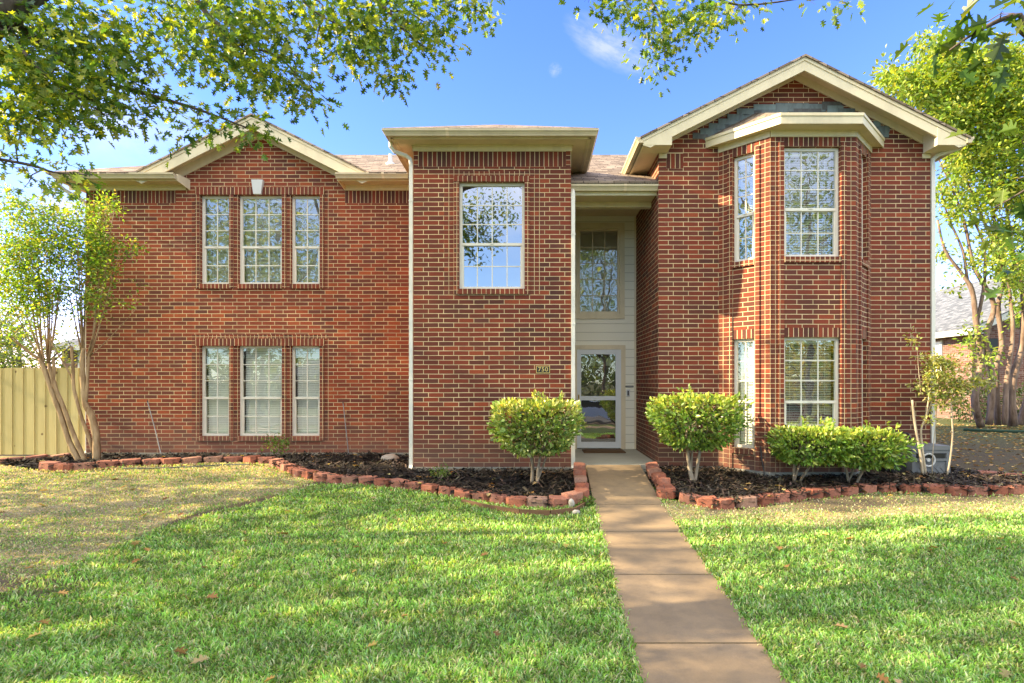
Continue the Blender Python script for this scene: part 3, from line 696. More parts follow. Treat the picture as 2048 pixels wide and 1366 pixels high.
# ---- downspouts, vent pipe
def downspout(path, z_bottom, name='downspout', w=.062):
    mb = MB(); mb.tube(path, [.036] * len(path), sides=8, mt='downspout white'); x, y, z = path[-1]
    mb.box(x - w / 2, x + w / 2, y - .03, y + .03, z_bottom, z + .02, 'downspout white')
    zz = z - .6
    while zz > z_bottom + .3: mb.box(x - w / 2 - .006, x + w / 2 + .006, y - .034, y + .02, zz - .012, zz + .012, 'downspout white'); zz -= 1.5
    mb.prism([(x - w / 2, y - .03, z_bottom), (x + w / 2, y - .03, z_bottom), (x + w / 2, y - .10, z_bottom - .06), (x - w / 2, y - .10, z_bottom - .06)], (0, .05, -.03), 'downspout white')
    return mb.build(name, house)
dsx = XC0 - .045
downspout([(XC0 - .36, DC - .10, 5.36), (XC0 - .355, DC - .10, 5.28), (XC0 - .30, DC - .07, 5.21), (XC0 - .12, DC + .0, 5.17), (dsx - .01, DC + .02, 5.12), (dsx, DC + .03, 5.02)], -.02)
downspout([(XC1 + .035, 9.36, 4.64), (XC1 + .035, 9.30, 4.60), (XC1 + .035, DC + .0, 4.55), (XC1 + .035, DC - .0, 4.45)], -.02)
downspout([(XR1 + .40, 9.05, 5.38), (XR1 + .39, 9.06, 5.30), (XR1 + .33, 9.12, 5.25), (XR1 + .10, 9.26, 5.20), (XR1 + .04, 9.30, 5.14), (XR1 + .04, 9.31, 5.05)], .02)
downspout([(XL - .36, DL - .26, 5.36), (XL - .36, DL - .24, 5.28), (XL - .3, DL - .16, 5.2), (XL - .1, DL + .05, 5.05), (XL - .045, DL + .1, 4.98), (XL - .045, DL + .1, 4.9)], -.02)
mb = MB(); vp = W(781, 330, 12.2)
mb.tube([vp + Vector((0, 0, -.05)), vp + Vector((0, 0, .02)), vp + Vector((0, 0, .07)), vp + Vector((0, 0, .235))], [.12, .11, .045, .04], sides=12, mt='downspout white'); mb.build('vent_pipe', house)
# ------------------------------------------------------------------ ground, walk, beds
def smooth(a, b, x):
    t = np.clip((x - a) / (b - a), 0, 1); return t * t * (3 - 2 * t)
def lowfreq(x, y, s=1.0, seed=0):
    r = np.random.default_rng(seed); v = 0
    for k in range(7):
        a = r.uniform(0, 6.28); f = s * r.uniform(.6, 2.6); v = v + np.sin((x * np.cos(a) + y * np.sin(a)) * f + r.uniform(0, 6.28)) / (1 + k * .25)
    return v / 3.2
# line between the dry and the green lawn (from the bed border down to the near left)
SPL = [G(*p) for p in ((640, 962), (530, 998), (430, 1022), (340, 1045), (190, 1110), (0, 1190), (-300, 1270), (-700, 1340))]
SPX = np.array([p.x for p in SPL][::-1]); SPY = np.array([p.y for p in SPL][::-1])
def dry(x, y):
    """0 green lawn .. 1 straw"""
    d = y - np.interp(x, SPX, SPY) + .22 * lowfreq(x, y, 2.2, 3) + .24 * lowfreq(x, y, 6.5, 13) + .14 * lowfreq(x, y, 15, 14)
    left = smooth(-.45, .8, d) * (x < .2)
    edge = smooth(.9, .2, np.abs(y - (7.05 + .3 * np.clip(x - 2, 0, 9) * .35)) + .35 * lowfreq(x, y, 2, 9)) * (x > 1.5) * .75
    return np.clip(left * (.75 + .25 * lowfreq(x, y, 3, 5)) + edge, 0, 1)
def bare(x, y):
    d = np.abs(y - np.interp(x, SPX, SPY) + .1 * lowfreq(x, y, 3, 8)); b = smooth(.34, .08, d) * (x > -4.4) * (x < -2.0) * (lowfreq(x, y, 2, 2) > -.45)
    p = smooth(.55, .2, np.hypot((x + 4.45) / 1.5, y - 4.72) + .15 * lowfreq(x, y, 5, 4))
    rgt = smooth(.35, .0, np.abs(y - 7.15 - .13 * (x - 2)) + .3 * lowfreq(x, y, 2.2, 6)) * (x > 2.2) * .8
    yard = smooth(8.0, 8.9, y + .4 * lowfreq(x, y, 1.5, 7)) * (x > 6.9)
    return np.clip(np.maximum.reduce([b, p * .85 * (.75 + .5 * lowfreq(x, y, 9, 15)), rgt, yard]), 0, 1)

LPX = [(72, 938), (120, 941), (180, 937), (260, 931), (340, 929), (410, 926), (480, 924), (535, 927), (560, 938), (590, 951), (625, 960), (680, 966), (730, 970), (790, 977), (850, 985), (910, 994), (975, 1004), (1030, 1012), (1090, 1015), (1140, 1013)]
RPX = [(1352, 1000), (1385, 1011), (1440, 1016), (1500, 1013), (1560, 1005), (1610, 998), (1660, 993), (1720, 987), (1790, 985), (1860, 987), (1950, 990), (2022, 988)]
LP = [G(*p) for p in LPX]; RP = [G(*p) for p in RPX]
walkL = [(.886, 9.20), (.815, 7.35), (.656, 3.37), (.41, -3.0)]; walkR = [(1.79, 9.20), (1.735, 7.35), (1.575, 3.37), (1.33, -3.0)]
def wlx(y, side): p = walkL if side < 0 else walkR; return float(np.interp(-y, [-q[1] for q in p], [q[0] for q in p]))
def wz(y): return float(np.interp(y, [-3, 7.35, 9.2], [gz(-3) + .012, -.258, -.008]))
# borders climb beside the walk
LP += [Vector((wlx(y, -1) - .04, y, 0)) for y in (7.55, 7.9, 8.3, 8.7, 9.05)]
RP = [Vector((wlx(y, 1) + .05, y, 0)) for y in (9.05, 8.7, 8.3, 7.9, 7.6)] + RP + [Vector((8.55, 7.95, 0)), Vector((8.3, 8.4, 0)), Vector((7.75, 8.8, 0)), Vector((7.3, 9.05, 0))]
LRET = [Vector((-9.75, 10.05, 0)), Vector((-9.35, 10.45, 0)), Vector((-9.0, 10.75, 0))]
Lpoly = [(p.x, p.y) for p in LP] + [(XC1 + .2, 9.3), (XC1, DC), (XC0, DC), (XC0, DL), (XL, DL), (-9.0, 10.75), (-9.75, 10.05)]
Rpoly = [(p.x, p.y) for p in RP] + [(7.0, DR + .3), (XR1, DR), (BX[3], DR), (BX[2], BD), (BX[1], BD), (BX[0], DR), (XR0, DR)]
def inpoly(x, y, poly):
    x = np.asarray(x); y = np.asarray(y); r = np.zeros(x.shape, bool); n = len(poly)
    for i in range(n):
        (x0, y0), (x1, y1) = poly[i], poly[(i + 1) % n]
        if y0 == y1: continue
        c = ((y0 > y) != (y1 > y)) & (x < (x1 - x0) * (y - y0) / (y1 - y0) + x0); r ^= c
    return r
def bedz(y): return -.10 - .052 * np.maximum(0, 9.3 - np.asarray(y))

# lawn and soil: one sheet, fine near the house, wide to the horizon
def ground():
    def axis(a, b, step, far):
        mid = list(np.arange(a, b + 1e-6, step)); lo, hi = [], []; d = step
        x = a
        while x > -far: d *= 1.35; x -= d; lo.append(x)
        x = b; d = step
        while x < far: d *= 1.35; x += d; hi.append(x)
        return np.array(lo[::-1] + mid + hi)
    xs, ys = axis(-13, 13, .11, 900), axis(-2, 13, .11, 900)
    X, Y = np.meshgrid(xs, ys); Z = gzn(Y) + .012 * lowfreq(X, Y, 1.6, 21) * (np.abs(X) < 14)
    road = smooth(-7.5, -8.5, Y); Z = Z - .12 * road
    # the ground dips under beds, walk and house
    ins = inpoly(X, Y, Lpoly) | inpoly(X, Y, Rpoly) | ((X > XL) & (X < XR1) & (Y > 9.0) & (Y < 17.9))
    Z = np.where(ins, np.minimum(Z, bedz(Y)) - .05, Z)
    wk = (X > np.interp(-Y, [-9.2, 3], [.886, .41]) - .02) & (X < np.interp(-Y, [-9.2, 3], [1.79, 1.33]) + .02) & (Y < 9.3) & (Y > -3.2)
    Z = np.where(wk, Z - .06, Z)
    Z = np.where(Y > 14, Z + .0, Z)
    d = dry(X, Y); b = bare(X, Y)
    g = np.array([.10, .16, .04]); st = np.array([.50, .40, .24]); so = np.array([.12, .088, .062]); far = np.array([.10, .12, .045])
    C = g + (st - g) * d[..., None]; C = C + (so - C) * b[..., None]
    yard = smooth(8.3, 9.2, Y) * (X > 6.9); C = C + (np.array([.13, .10, .065]) - C) * (yard * .8)[..., None]
    dist = smooth(13, 25, np.hypot(X, Y)); C = C + (far - C) * dist[..., None]
    ny, nx = X.shape; idx = np.arange(nx * ny).reshape(ny, nx)
    q = np.stack([idx[:-1, :-1], idx[:-1, 1:], idx[1:, 1:], idx[1:, :-1]], -1).reshape(-1)
    o = np_mesh('ground', 'ground', np.stack([X, Y, Z], -1).reshape(-1, 3), q, np.full(len(q) // 4, 4), C.reshape(-1, 3), smooth=True)
    tag(o, kind='structure')
ground()
mb = MB(); ys = [9.2, 8.6, 8.0, 7.35, 6.22, 5.02, 3.83, 2.62, 1.4, .2, -1.0, -2.2, -3.0]
for a, b in zip(ys, ys[1:]):
    g0 = .022 if a not in (9.2, 8.6, 8.0) else 0; g1 = .022 if b not in (8.6, 8.0) else 0
    if a == 9.2: g0 = .006
    ya, yb_ = a - g0 * .5, b + g1 * .5; bev = .012
    A = [(wlx(ya, -1), ya, wz(ya)), (wlx(yb_, -1), yb_, wz(yb_)), (wlx(yb_, 1), yb_, wz(yb_)), (wlx(ya, 1), ya, wz(ya))]
    mb.prism(A, (0, 0, -.16), 'walk')
tag(mb.build('walkway_path'), kind='structure')
mb = MB(); mb.box(XC1 + .013, XR0 - .013, 9.2, DD, -.30, 0, 'porch'); tag(mb.build('porch_floor'), kind='structure')
mb = MB(); mb.box(-60, 60, -16, -8.3, -1.2, gz(-6) - .10, 'asphalt'); tag(mb.build('street'), kind='structure')
mb = MB(); mb.box(-60, 60, -8.3, -8.0, -1.2, gz(-6) + .01, 'walk'); mb.box(-60, 60, -4.3, -3.0, -1.2, gz(-3) + .012, 'walk'); tag(mb.build('kerb_and_pavement'), kind='structure')

# mulch: a rough bed with chips of bark on it
def mulch(poly, name, nchips, palette, base):
    xs = [p[0] for p in poly]; ys = [p[1] for p in poly]; st = .06
    gx = np.arange(min(xs), max(xs), st); gy = np.arange(min(ys), max(ys), st); X, Y = np.meshgrid(gx, gy)
    Z = bedz(Y) + .018 * RNG.normal(size=X.shape) + .02 * lowfreq(X, Y, 4, 31)
    ins = inpoly(X[:-1, :-1] + st / 2, Y[:-1, :-1] + st / 2, poly); ny, nx = X.shape; idx = np.arange(nx * ny).reshape(ny, nx)
    q = np.stack([idx[:-1, :-1], idx[:-1, 1:], idx[1:, 1:], idx[1:, :-1]], -1)[ins]
    nv = nx * ny; V = np.stack([X, Y, Z], -1).reshape(-1, 3); C = np.tile(np.array(base), (nv, 1)) * RNG.uniform(.6, 1.3, (nv, 1))
    px = RNG.uniform(min(xs), max(xs), nchips * 4); py = RNG.uniform(min(ys), max(ys), nchips * 4); k = inpoly(px, py, poly); px, py = px[k][:nchips], py[k][:nchips]; n = len(px)
    ang = RNG.uniform(0, 6.28, n); L = RNG.uniform(.02, .075, n); w = RNG.uniform(.004, .013, n)
    A = np.stack([np.cos(ang), np.sin(ang), RNG.normal(size=n) * .35], 1); B = np.stack([-np.sin(ang), np.cos(ang), RNG.normal(size=n) * .5], 1)
    c = np.stack([px, py, bedz(py) + .02 + RNG.uniform(0, .035, n) + .02 * lowfreq(px, py, 4, 31)], 1)
    q4 = np.stack([c - A * L[:, None] - B * w[:, None], c + A * L[:, None] * .9 - B * w[:, None] * .5, c + A * L[:, None] + B * w[:, None], c - A * L[:, None] * .8 + B * w[:, None]], 1).reshape(-1, 3)
    V = np.concatenate([V, q4]); C = np.concatenate([C, np.repeat(tints(n, palette, .3), 4, 0)])
    faces = np.concatenate([q.reshape(-1), nv + np.arange(4 * n)])
    o = np_mesh(name, 'mulch', V, faces, np.full(len(faces) // 4, 4), C); tag(o, kind='stuff'); return o
mulch(Lpoly, 'mulch', 9000, [(.016, .013, .011), (.026, .020, .016), (.05, .036, .026), (.02, .017, .015), (.12, .085, .058)], (.014, .011, .009))
mulch(Rpoly, 'mulch', 8000, [(.04, .03, .022), (.07, .05, .034), (.025, .02, .016), (.11, .08, .055), (.05, .035, .022), (.16, .12, .08)], (.035, .026, .019))

# grass blades
def grass():
    n = 520000
    D = RNG.uniform(0, 1, n); y = 2.3 * (10.6 / 2.3) ** D; y = y + RNG.normal(size=n) * .03
    x = RNG.uniform(-1.22, 1.30, n) * (y + .4)
    keep = ~(inpoly(x, y, Lpoly) | inpoly(x, y, Rpoly)) & (y < 10.9) & ~((x > XC0 - .1) & (y > 9.0) & (x < 6.9))
    ja, jb = np.abs(RNG.normal(size=n)) * .022, np.abs(RNG.normal(size=n)) * .022
    keep &= ~((x > np.interp(y, [-3, 3.37, 7.35, 9.2], [.41, .656, .815, .886]) + ja) & (x < np.interp(y, [-3, 3.37, 7.35, 9.2], [1.33, 1.575, 1.735, 1.79]) - jb) & (y > -3))
    d = dry(x, y); b = bare(x, y)
    keep &= RNG.uniform(size=n) > b * .93
    keep &= RNG.uniform(size=n) > (d > .5) * .25
    keep &= (x < 6.9) | (y < 9.3)
    x, y, d, b = x[keep], y[keep], d[keep], b[keep]; n = len(x)
    patch = .5 + .5 * lowfreq(x, y, 2.5, 41); fine = lowfreq(x, y, 9, 42); tuft = np.clip(.98 + .26 * lowfreq(x, y, 14, 43) + .25 * fine, .45, 1.2)
    isdry = RNG.uniform(size=n) < np.clip(d * .74 + .06 + .10 * (patch > .75), 0, 1)
    h = RNG.uniform(.024, .062, n) * (1 - .42 * d) * (.85 + .3 * patch) * (1 + .15 * fine); w = RNG.uniform(.003, .0066, n) * (1 + .10 * np.maximum(0, y - 3.2))
    ang = RNG.uniform(0, 6.283, n); lean = RNG.uniform(.35, 1.55, n) + .3 * isdry; la = np.pi * (1.5 * lowfreq(x, y, 11, 51) + 1.5 * lowfreq(x, y, 17, 52)) + RNG.normal(size=n) * .9
    S1 = np.stack([np.cos(ang), np.sin(ang), np.zeros(n)], 1) * w[:, None]
    Ld = np.stack([np.cos(la), np.sin(la), np.zeros(n)], 1)
    base = np.stack([x, y, gzn(y) - .006 + .012 * lowfreq(x, y, 1.6, 21)], 1)
    up = np.array([0, 0, 1.])
    m_ = base + up * (h * .6)[:, None] * np.cos(lean * .4)[:, None] + Ld * (h * .6 * np.sin(lean * .4))[:, None]
    t_ = m_ + up * (h * .45 * np.cos(lean * 1.3))[:, None] + Ld * (h * .5 * np.sin(lean * 1.3))[:, None]
    V = np.stack([base - S1, base + S1, m_ + S1 * .8, t_, m_ - S1 * .8], 1).reshape(-1, 3)
    gcol = tints(n, [(.19, .41, .07), (.25, .47, .09), (.31, .52, .12), (.15, .33, .06), (.42, .55, .17), (.30, .48, .22), (.54, .60, .33)], .2)
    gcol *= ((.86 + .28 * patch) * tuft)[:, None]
    dcol = tints(n, [(.60, .52, .34), (.50, .43, .26), (.68, .60, .43), (.42, .42, .20)], .2)
    C = np.where(isdry[:, None], dcol, gcol)
    C5 = np.repeat(C, 5, 0).reshape(n, 5, 3); C5[:, :2] *= .72; C5[:, 3] *= 1.2  # shade painted in: blade feet darker, tips paler
    f = (np.arange(n)[:, None] * 5 + np.array([0, 1, 2, 4, 4, 2, 3])[None, :]).ravel()
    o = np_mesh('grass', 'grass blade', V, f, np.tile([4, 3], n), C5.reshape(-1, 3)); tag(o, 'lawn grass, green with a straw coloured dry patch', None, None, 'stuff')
grass()

# fallen leaves on the side yard and a few on the lawn
def litter():
    n = 3600; x = RNG.uniform(6.9, 17, n); y = 8.7 + RNG.uniform(0, 1, n) ** .8 * 11
    x2, y2 = RNG.uniform(-7, 8, 160), RNG.uniform(3.2, 9, 160); k = ~(inpoly(x2, y2, Rpoly) | ((x2 > XC0) & (y2 > 9)))
    x3, y3 = RNG.uniform(-9, 8, 260), RNG.uniform(7, 11, 260); k3 = inpoly(x3, y3, Lpoly) | inpoly(x3, y3, Rpoly)
    x, y = np.concatenate([x, x2[k], x3[k3]]), np.concatenate([y, y2[k], y3[k3]]); n = len(x)
    z = np.where(inpoly(x, y, Lpoly) | inpoly(x, y, Rpoly), bedz(y) + .05, gzn(y) + .012 + .035 * (y < 8.6))
    z = np.where((x > .4) & (x < 1.8) & (y < 9.2) & (y > 7.3), -.0, z)
    k = ~((x > .4) & (x < 1.85) & (y < 9.3)); x, y, z = x[k], y[k], z[k]; n = len(x)
    a = RNG.uniform(0, 6.28, n); A = np.stack([np.cos(a), np.sin(a), RNG.normal(size=n) * .15], 1)
    o = leaves('fallen_leaves', 'dry leaf', np.stack([x, y, z], 1), A, RNG.uniform(.06, .12, n), tints(n, [(.36, .22, .08), (.45, .30, .10), (.28, .15, .06), (.50, .38, .18)], .25), T_OAK, flat=2.5); tag(o, kind='stuff')
litter()

# ------------------------------------------------------------------ edging blocks
def block_mesh(seed):
    r = random.Random(seed); bm = bmesh.new()
    w, dp, h = .150, .095, .14
    outline = [(-w, -dp * .35), (-w * .62, -dp), (w * .62, -dp), (w, -dp * .35), (w * .86, dp), (-w * .86, dp)]
    vb = [bm.verts.new((x, y, -.06)) for x, y in outline]; vt = [bm.verts.new((x, y, h - .06)) for x, y in outline]
    bm.faces.new(vb[::-1]); bm.faces.new(vt)
    for i in range(6): bm.faces.new([vb[i], vb[(i + 1) % 6], vt[(i + 1) % 6], vt[i]])
    top = [e for e in bm.edges if all(v.co.z > .05 for v in e.verts)]
    bmesh.ops.bevel(bm, geom=top, offset=.012, segments=2, affect='EDGES', profile=.5)
    bmesh.ops.triangulate(bm, faces=bm.faces[:]); bmesh.ops.subdivide_edges(bm, edges=[e for e in bm.edges if e.calc_length() > .05], cuts=2)
    bmesh.ops.triangulate(bm, faces=bm.faces[:])
    for v in bm.verts:
        k = .0022 if v.co.y < -.05 else .0008
        v.co += Vector((r.gauss(0, k), r.gauss(0, k), r.gauss(0, k * .6)))
    me = bpy.data.meshes.new('edging_block'); bm.to_mesh(me); bm.free(); me.materials.append(M['block']); return me
BM = [block_mesh(k) for k in range(5)]
ORD = 'first second third fourth fifth sixth seventh eighth ninth tenth eleventh twelfth thirteenth fourteenth fifteenth sixteenth seventeenth eighteenth nineteenth'.split()
TENS = {20: 'twent', 30: 'thirt', 40: 'fort', 50: 'fift'}
def ordinal(n):
    if n < 20: return ORD[n - 1]
    t, u = n // 10 * 10, n % 10; return TENS[t] + ('ieth' if not u else 'y-' + ORD[u - 1])
def lay(path, gap, group, label, zf, first=1, tilt=2.5):
    pts = [Vector((p.x, p.y, 0)) for p in path]; seg = [(b - a).length for a, b in zip(pts, pts[1:])]; tot = sum(seg); n = int(tot / gap); k = first
    for i in range(n):
        s = (i + .5) * tot / n; j = 0
        while j < len(seg) - 1 and s > seg[j]: s -= seg[j]; j += 1
        d = (pts[j + 1] - pts[j]).normalized(); p = pts[j] + d * s; nin = Vector((-d.y, d.x, 0)); c = p + nin * .09
        o = bpy.data.objects.new('edging_block', BM[random.randrange(5)]); COL.objects.link(o)
        o.location = (c.x + random.gauss(0, .008), c.y + random.gauss(0, .008), zf(c.y) + random.gauss(0, .006))
        o.rotation_euler = (math.radians(random.gauss(0, tilt)), math.radians(random.gauss(0, tilt)), math.atan2(d.y, d.x) + random.gauss(0, .05))
        sc = min(1.12, tot / n / .308); o.scale = (sc, 1, 1)
        tag(o, label % ordinal(k), 'edging block', group); k += 1
    return k
zlow = lambda y: float(max(gz(y), -.3)) + .024
zwalk = lambda y: float(np.interp(y, [7.3, 9.2], [gz(7.3) + .04, .01]))
nL = len(LPX)
lay(LP[:9], .335, 'red edging blocks around the planting beds', 'weathered red edging block, %s from the fence end of the long left border', zlow)
lay(LP[8:nL], .285, 'red edging blocks around the planting beds', 'brick red edging block, %s past the bend in the left border, beside green lawn', zlow)
lay(LP[nL - 1:], .285, 'red edging blocks around the planting beds', 'red edging block beside the walkway under the left shrub, %s from the lawn corner', zwalk, tilt=5)
lay(LRET, .3, 'red edging blocks around the planting beds', 'red edging block, %s on the short return behind the leaning tree trunks', zlow)
lay(RP[:6], .27, 'red edging blocks around the planting beds', 'sunlit pinkish edging block on the far side of the walkway, %s from the porch', zwalk, tilt=5)
lay(RP[5:17], .30, 'red edging blocks around the planting beds', 'faded pink edging block, %s from the walkway along the bay window bed', zlow)
lay(RP[16:], .30, 'red edging blocks around the planting beds', 'pink edging block, %s on the border turning back to the side yard', zlow)
# timber edging in front of the left border
mb = MB(); pts = [G(*p) for p in ((925, 1006), (980, 1018), (1040, 1027), (1100, 1029), (1150, 1023), (1182, 1005))]
for a, b in zip(pts, pts[1:]):
    d = (b - a).normalized(); n = Vector((d.y, -d.x, 0)); mb.prism([a + Vector((0, 0, -.05)), b + Vector((0, 0, -.05)), b + Vector((0, 0, .055)), a + Vector((0, 0, .055))], n * .022, 'brown wood edging')
tag(mb.build('timber_edging', loc=tuple(pts[2])), 'low brown timber edging strip in front of the red blocks by the walkway', 'garden edging')
mb = MB(); pts = [G(*p) for p in ((250, 938), (320, 937), (390, 934), (455, 930), (500, 930))]; mb.tube([p + Vector((0, -.03, .012)) for p in pts], .014, sides=6, mt='edging hose')
tag(mb.build('drain_hose', loc=tuple(pts[2])), 'thin grey hose lying along the foot of the left edging blocks', 'hose')
# ------------------------------------------------------------------ light, sky, camera
SUN_EL, SUN_AZ = math.radians(27), math.radians(2.5)      # travels towards +x, grazing the front walls
SUN = Vector((math.cos(SUN_EL) * math.cos(SUN_AZ), math.cos(SUN_EL) * math.sin(SUN_AZ), -math.sin(SUN_EL)))
sl = bpy.data.lights.new('sun', 'SUN'); sl.energy = 19.0; sl.angle = math.radians(.5); sl.color = (1, .80, .50)
so = bpy.data.objects.new('sun', sl); COL.objects.link(so); so.rotation_euler = SUN.to_track_quat('-Z', 'Y').to_euler()
wd = bpy.data.worlds.new('World'); S.world = wd; wd.use_nodes = True; nt = wd.node_tree
bg = nt.nodes['Background']; sk = nt.nodes.new('ShaderNodeTexSky'); sk.sky_type = 'NISHITA'; sk.sun_disc = False
sk.sun_elevation = SUN_EL; sk.sun_rotation = math.radians(-92.5); sk.air_density = 1.0; sk.dust_density = .05; sk.ozone_density = 3.0
dirv = nt.nodes.new('ShaderNodeTexCoord').outputs['Generated']
def cloud(px, py, rx, rz, sc, amt):
    d = Vector(((px - CX) / F, 1, (CY - py) / F)).normalized()
    sb = nt.nodes.new('ShaderNodeVectorMath'); sb.operation = 'SUBTRACT'; nt.links.new(dirv, sb.inputs[0]); sb.inputs[1].default_value = d
    ml = nt.nodes.new('ShaderNodeMapping'); ml.inputs['Rotation'].default_value = (0, math.radians(rz[1]), 0); nt.links.new(sb.outputs[0], ml.inputs[0])
    ds = nt.nodes.new('ShaderNodeVectorMath'); ds.operation = 'MULTIPLY'; nt.links.new(ml.outputs[0], ds.inputs[0]); ds.inputs[1].default_value = (1 / rx, 1 / rx * .3, 1 / rz[0])
    ln = nt.nodes.new('ShaderNodeVectorMath'); ln.operation = 'LENGTH'; nt.links.new(ds.outputs[0], ln.inputs[0])
    n = noise(nt, ds.outputs[0], sc, 7, .62)
    fall = maprange(nt, ln.outputs['Value'], 0, 1.1, 1, 0)
    mu = nt.nodes.new('ShaderNodeMath'); mu.operation = 'MULTIPLY'; nt.links.new(fall, mu.inputs[0]); nt.links.new(maprange(nt, n, .3, .72), mu.inputs[1])
    return maprange(nt, mu.outputs[0], .03, .6, 0, amt)
hs = nt.nodes.new('ShaderNodeHueSaturation'); hs.inputs['Saturation'].default_value = 1.22; nt.links.new(sk.outputs[0], hs.inputs['Color'])
sp0 = nt.nodes.new('ShaderNodeSeparateXYZ'); nt.links.new(dirv, sp0.inputs[0])
c = mix(nt, maprange(nt, sp0.outputs[1], -.1, .25), mix(nt, 1, hs.outputs[0], (.80, .92, 1.12), 'MULTIPLY'), mix(nt, 1, hs.outputs[0], (1.25, .90, 1.18), 'MULTIPLY'))
for a in ((1222, 92, .085, (.026, -24), 1.6, .55), (1110, 140, .012, (.01, 0), 2, .25), (225, 215, .10, (.085, 0), 1.1, .62), (130, 400, .06, (.05, 10), 1.5, .8), (560, 60, .10, (.02, -5), 1.5, .12), (380, 260, .08, (.03, 0), 1.5, .25), (1960, 560, .10, (.05, 0), 1.0, .25)):
    c = mix(nt, cloud(*a), c, (2.6, 2.65, 2.75))
# added, unseen bank of bright broken cloud behind the camera, brightening the front walls
sp = nt.nodes.new('ShaderNodeSeparateXYZ'); nt.links.new(dirv, sp.inputs[0])
back = maprange(nt, sp.outputs[1], .15, -.45); cn = maprange(nt, noise(nt, dirv, 2.6, 6, .6), .34, .58, .4, 1)
hi = maprange(nt, sp.outputs[2], .22, .62, .12, 1); b0 = nt.nodes.new('ShaderNodeMath'); b0.operation = 'MULTIPLY'; nt.links.new(back, b0.inputs[0]); nt.links.new(hi, b0.inputs[1])
bm_ = nt.nodes.new('ShaderNodeMath'); bm_.operation = 'MULTIPLY'; nt.links.new(b0.outputs[0], bm_.inputs[0]); nt.links.new(cn, bm_.inputs[1])
c = mix(nt, bm_.outputs[0], c, (11.0, 10.1, 8.5))
nt.links.new(c, bg.inputs['Color']); bg.inputs['Strength'].default_value = .42
cam = bpy.data.cameras.new('camera'); co = bpy.data.objects.new('camera', cam); COL.objects.link(co)
cam.sensor_width = 36; cam.lens = F / 2048 * 36; cam.shift_x = (1024 - CX) / 2048; cam.shift_y = (CY - 683) / 2048
cam.clip_start = .05; cam.clip_end = 3000
co.location = (0, 0, CAMZ); co.rotation_euler = (math.radians(90), 0, 0); S.camera = co
S.view_settings.view_transform = 'Standard'; S.view_settings.look = 'None'; S.view_settings.exposure = 0
S.cycles.max_bounces = 8; S.cycles.diffuse_bounces = 4; S.cycles.glossy_bounces = 3; S.cycles.transparent_max_bounces = 12; S.cycles.transmission_bounces = 4
S.cycles.sample_clamp_indirect = 6; S.cycles.use_denoising = True

# ------------------------------------------------------------------ plants
def spline(pts, k=4):
    pts = [Vector(p) for p in pts]; P = [pts[0] * 2 - pts[1]] + pts + [pts[-1] * 2 - pts[-2]]; out = []
    for i in range(1, len(P) - 2):
        a, b, c, d = P[i - 1:i + 3]
        for j in range(k):
            t = j / k; out.append(.5 * (2 * b + (c - a) * t + (2 * a - 5 * b + 4 * c - d) * t * t + (3 * b - a - 3 * c + d) * t ** 3))
    return out + [pts[-1]]
def wood(mb, stems, bark, sides=7):
    """stems: (points, start radius, end radius); returns nodes to hang twigs on"""
    nodes = []
    for pts, r0, r1 in stems:
        sp = spline(pts); n = len(sp); rad = [(r0 + (r1 - r0) * i / (n - 1)) * (1 + .10 * random.uniform(-1, 1)) for i in range(n)]
        mb.tube(sp, rad, sides=sides if r0 > .02 else 5, mt=bark); nodes += [(p, r) for p, r in zip(sp, rad)]
    return nodes
def twigs(mb, nodes, cl, bark, r=.006, maxd=9e9, sag=.08, sides=4):
    npn = np.array([p[0][:] for p in nodes]); out = []
    for c in cl:
        d = np.linalg.norm(npn - np.array(c[:]), axis=1) + .25 * np.maximum(0, npn[:, 2] - c[2]); i = int(np.argmin(d)); a = Vector(npn[i])
        if (a - c).length > maxd: out.append(None); continue
        L = (c - a).length; m1 = a.lerp(c, .4) + Vector((random.gauss(0, .06), random.gauss(0, .06), sag)) * L; m2 = a.lerp(c, .75) + Vector((random.gauss(0, .05), random.gauss(0, .05), sag)) * L
        r0 = min(nodes[i][1] * .6, r * (1 + L * .8)); mb.tube([a, m1, m2, c], [r0, r0 * .75, r0 * .5, r0 * .3], sides=sides, mt=bark, cap=False); out.append((m2, c))
        npn = np.vstack([npn, np.array(m2[:])[None], np.array(m1[:])[None]]); nodes += [(m2, r0 * .6), (m1, r0 * .8)]
    return out
def blobs(lst, dens, jd):
    """cluster centres: lst of (px, py, rx, ry, D[, weight]) measured on the photograph"""
    out = []
    for b in lst:
        w = b[5] if len(b) > 5 else 1; n = max(1, int(math.pi * b[2] * b[3] * dens * w * (5 / b[4]) ** 0))
        for _ in range(n):
            a, r = random.uniform(0, 6.283), math.sqrt(random.random()); out.append(W(b[0] + b[2] * r * math.cos(a), b[1] + b[3] * r * math.sin(a), b[4] + random.uniform(-jd, jd)))
    return out
def spray(cl, n, r, droop=.4, elong=1.0):
    C = np.array([c[:] for c in cl]); k = len(C); off = RNG.normal(size=(k, n, 3)) * r * np.array([1, 1, .85 * elong]); P = (C[:, None] + off).reshape(-1, 3)
    A = off.reshape(-1, 3) / r + RNG.normal(size=(k * n, 3)) * .7; A[:, 2] -= droop
    return P, A
KEEP = []      # sun lanes: foliage is thinner where the sun comes through in the photograph
def sunlane(pt, rad): KEEP.append((np.array(pt[:]), rad))
def lanes(P, strength=.96):
    if not KEEP: return np.ones(len(P), bool)
    s = np.array(SUN[:]); keep = np.ones(len(P), bool)
    for q, rad in KEEP:
        v = q[None] - P; t = v @ s; d = v - t[:, None] * s; dd = (d[:, 0] * -s[2] + d[:, 2] * s[0]) / rad[1], d[:, 1] / rad[0]
        hit = (t > .3) & (dd[0] ** 2 + dd[1] ** 2 < 1); keep &= ~(hit & (RNG.uniform(size=len(P)) < strength))
    return keep
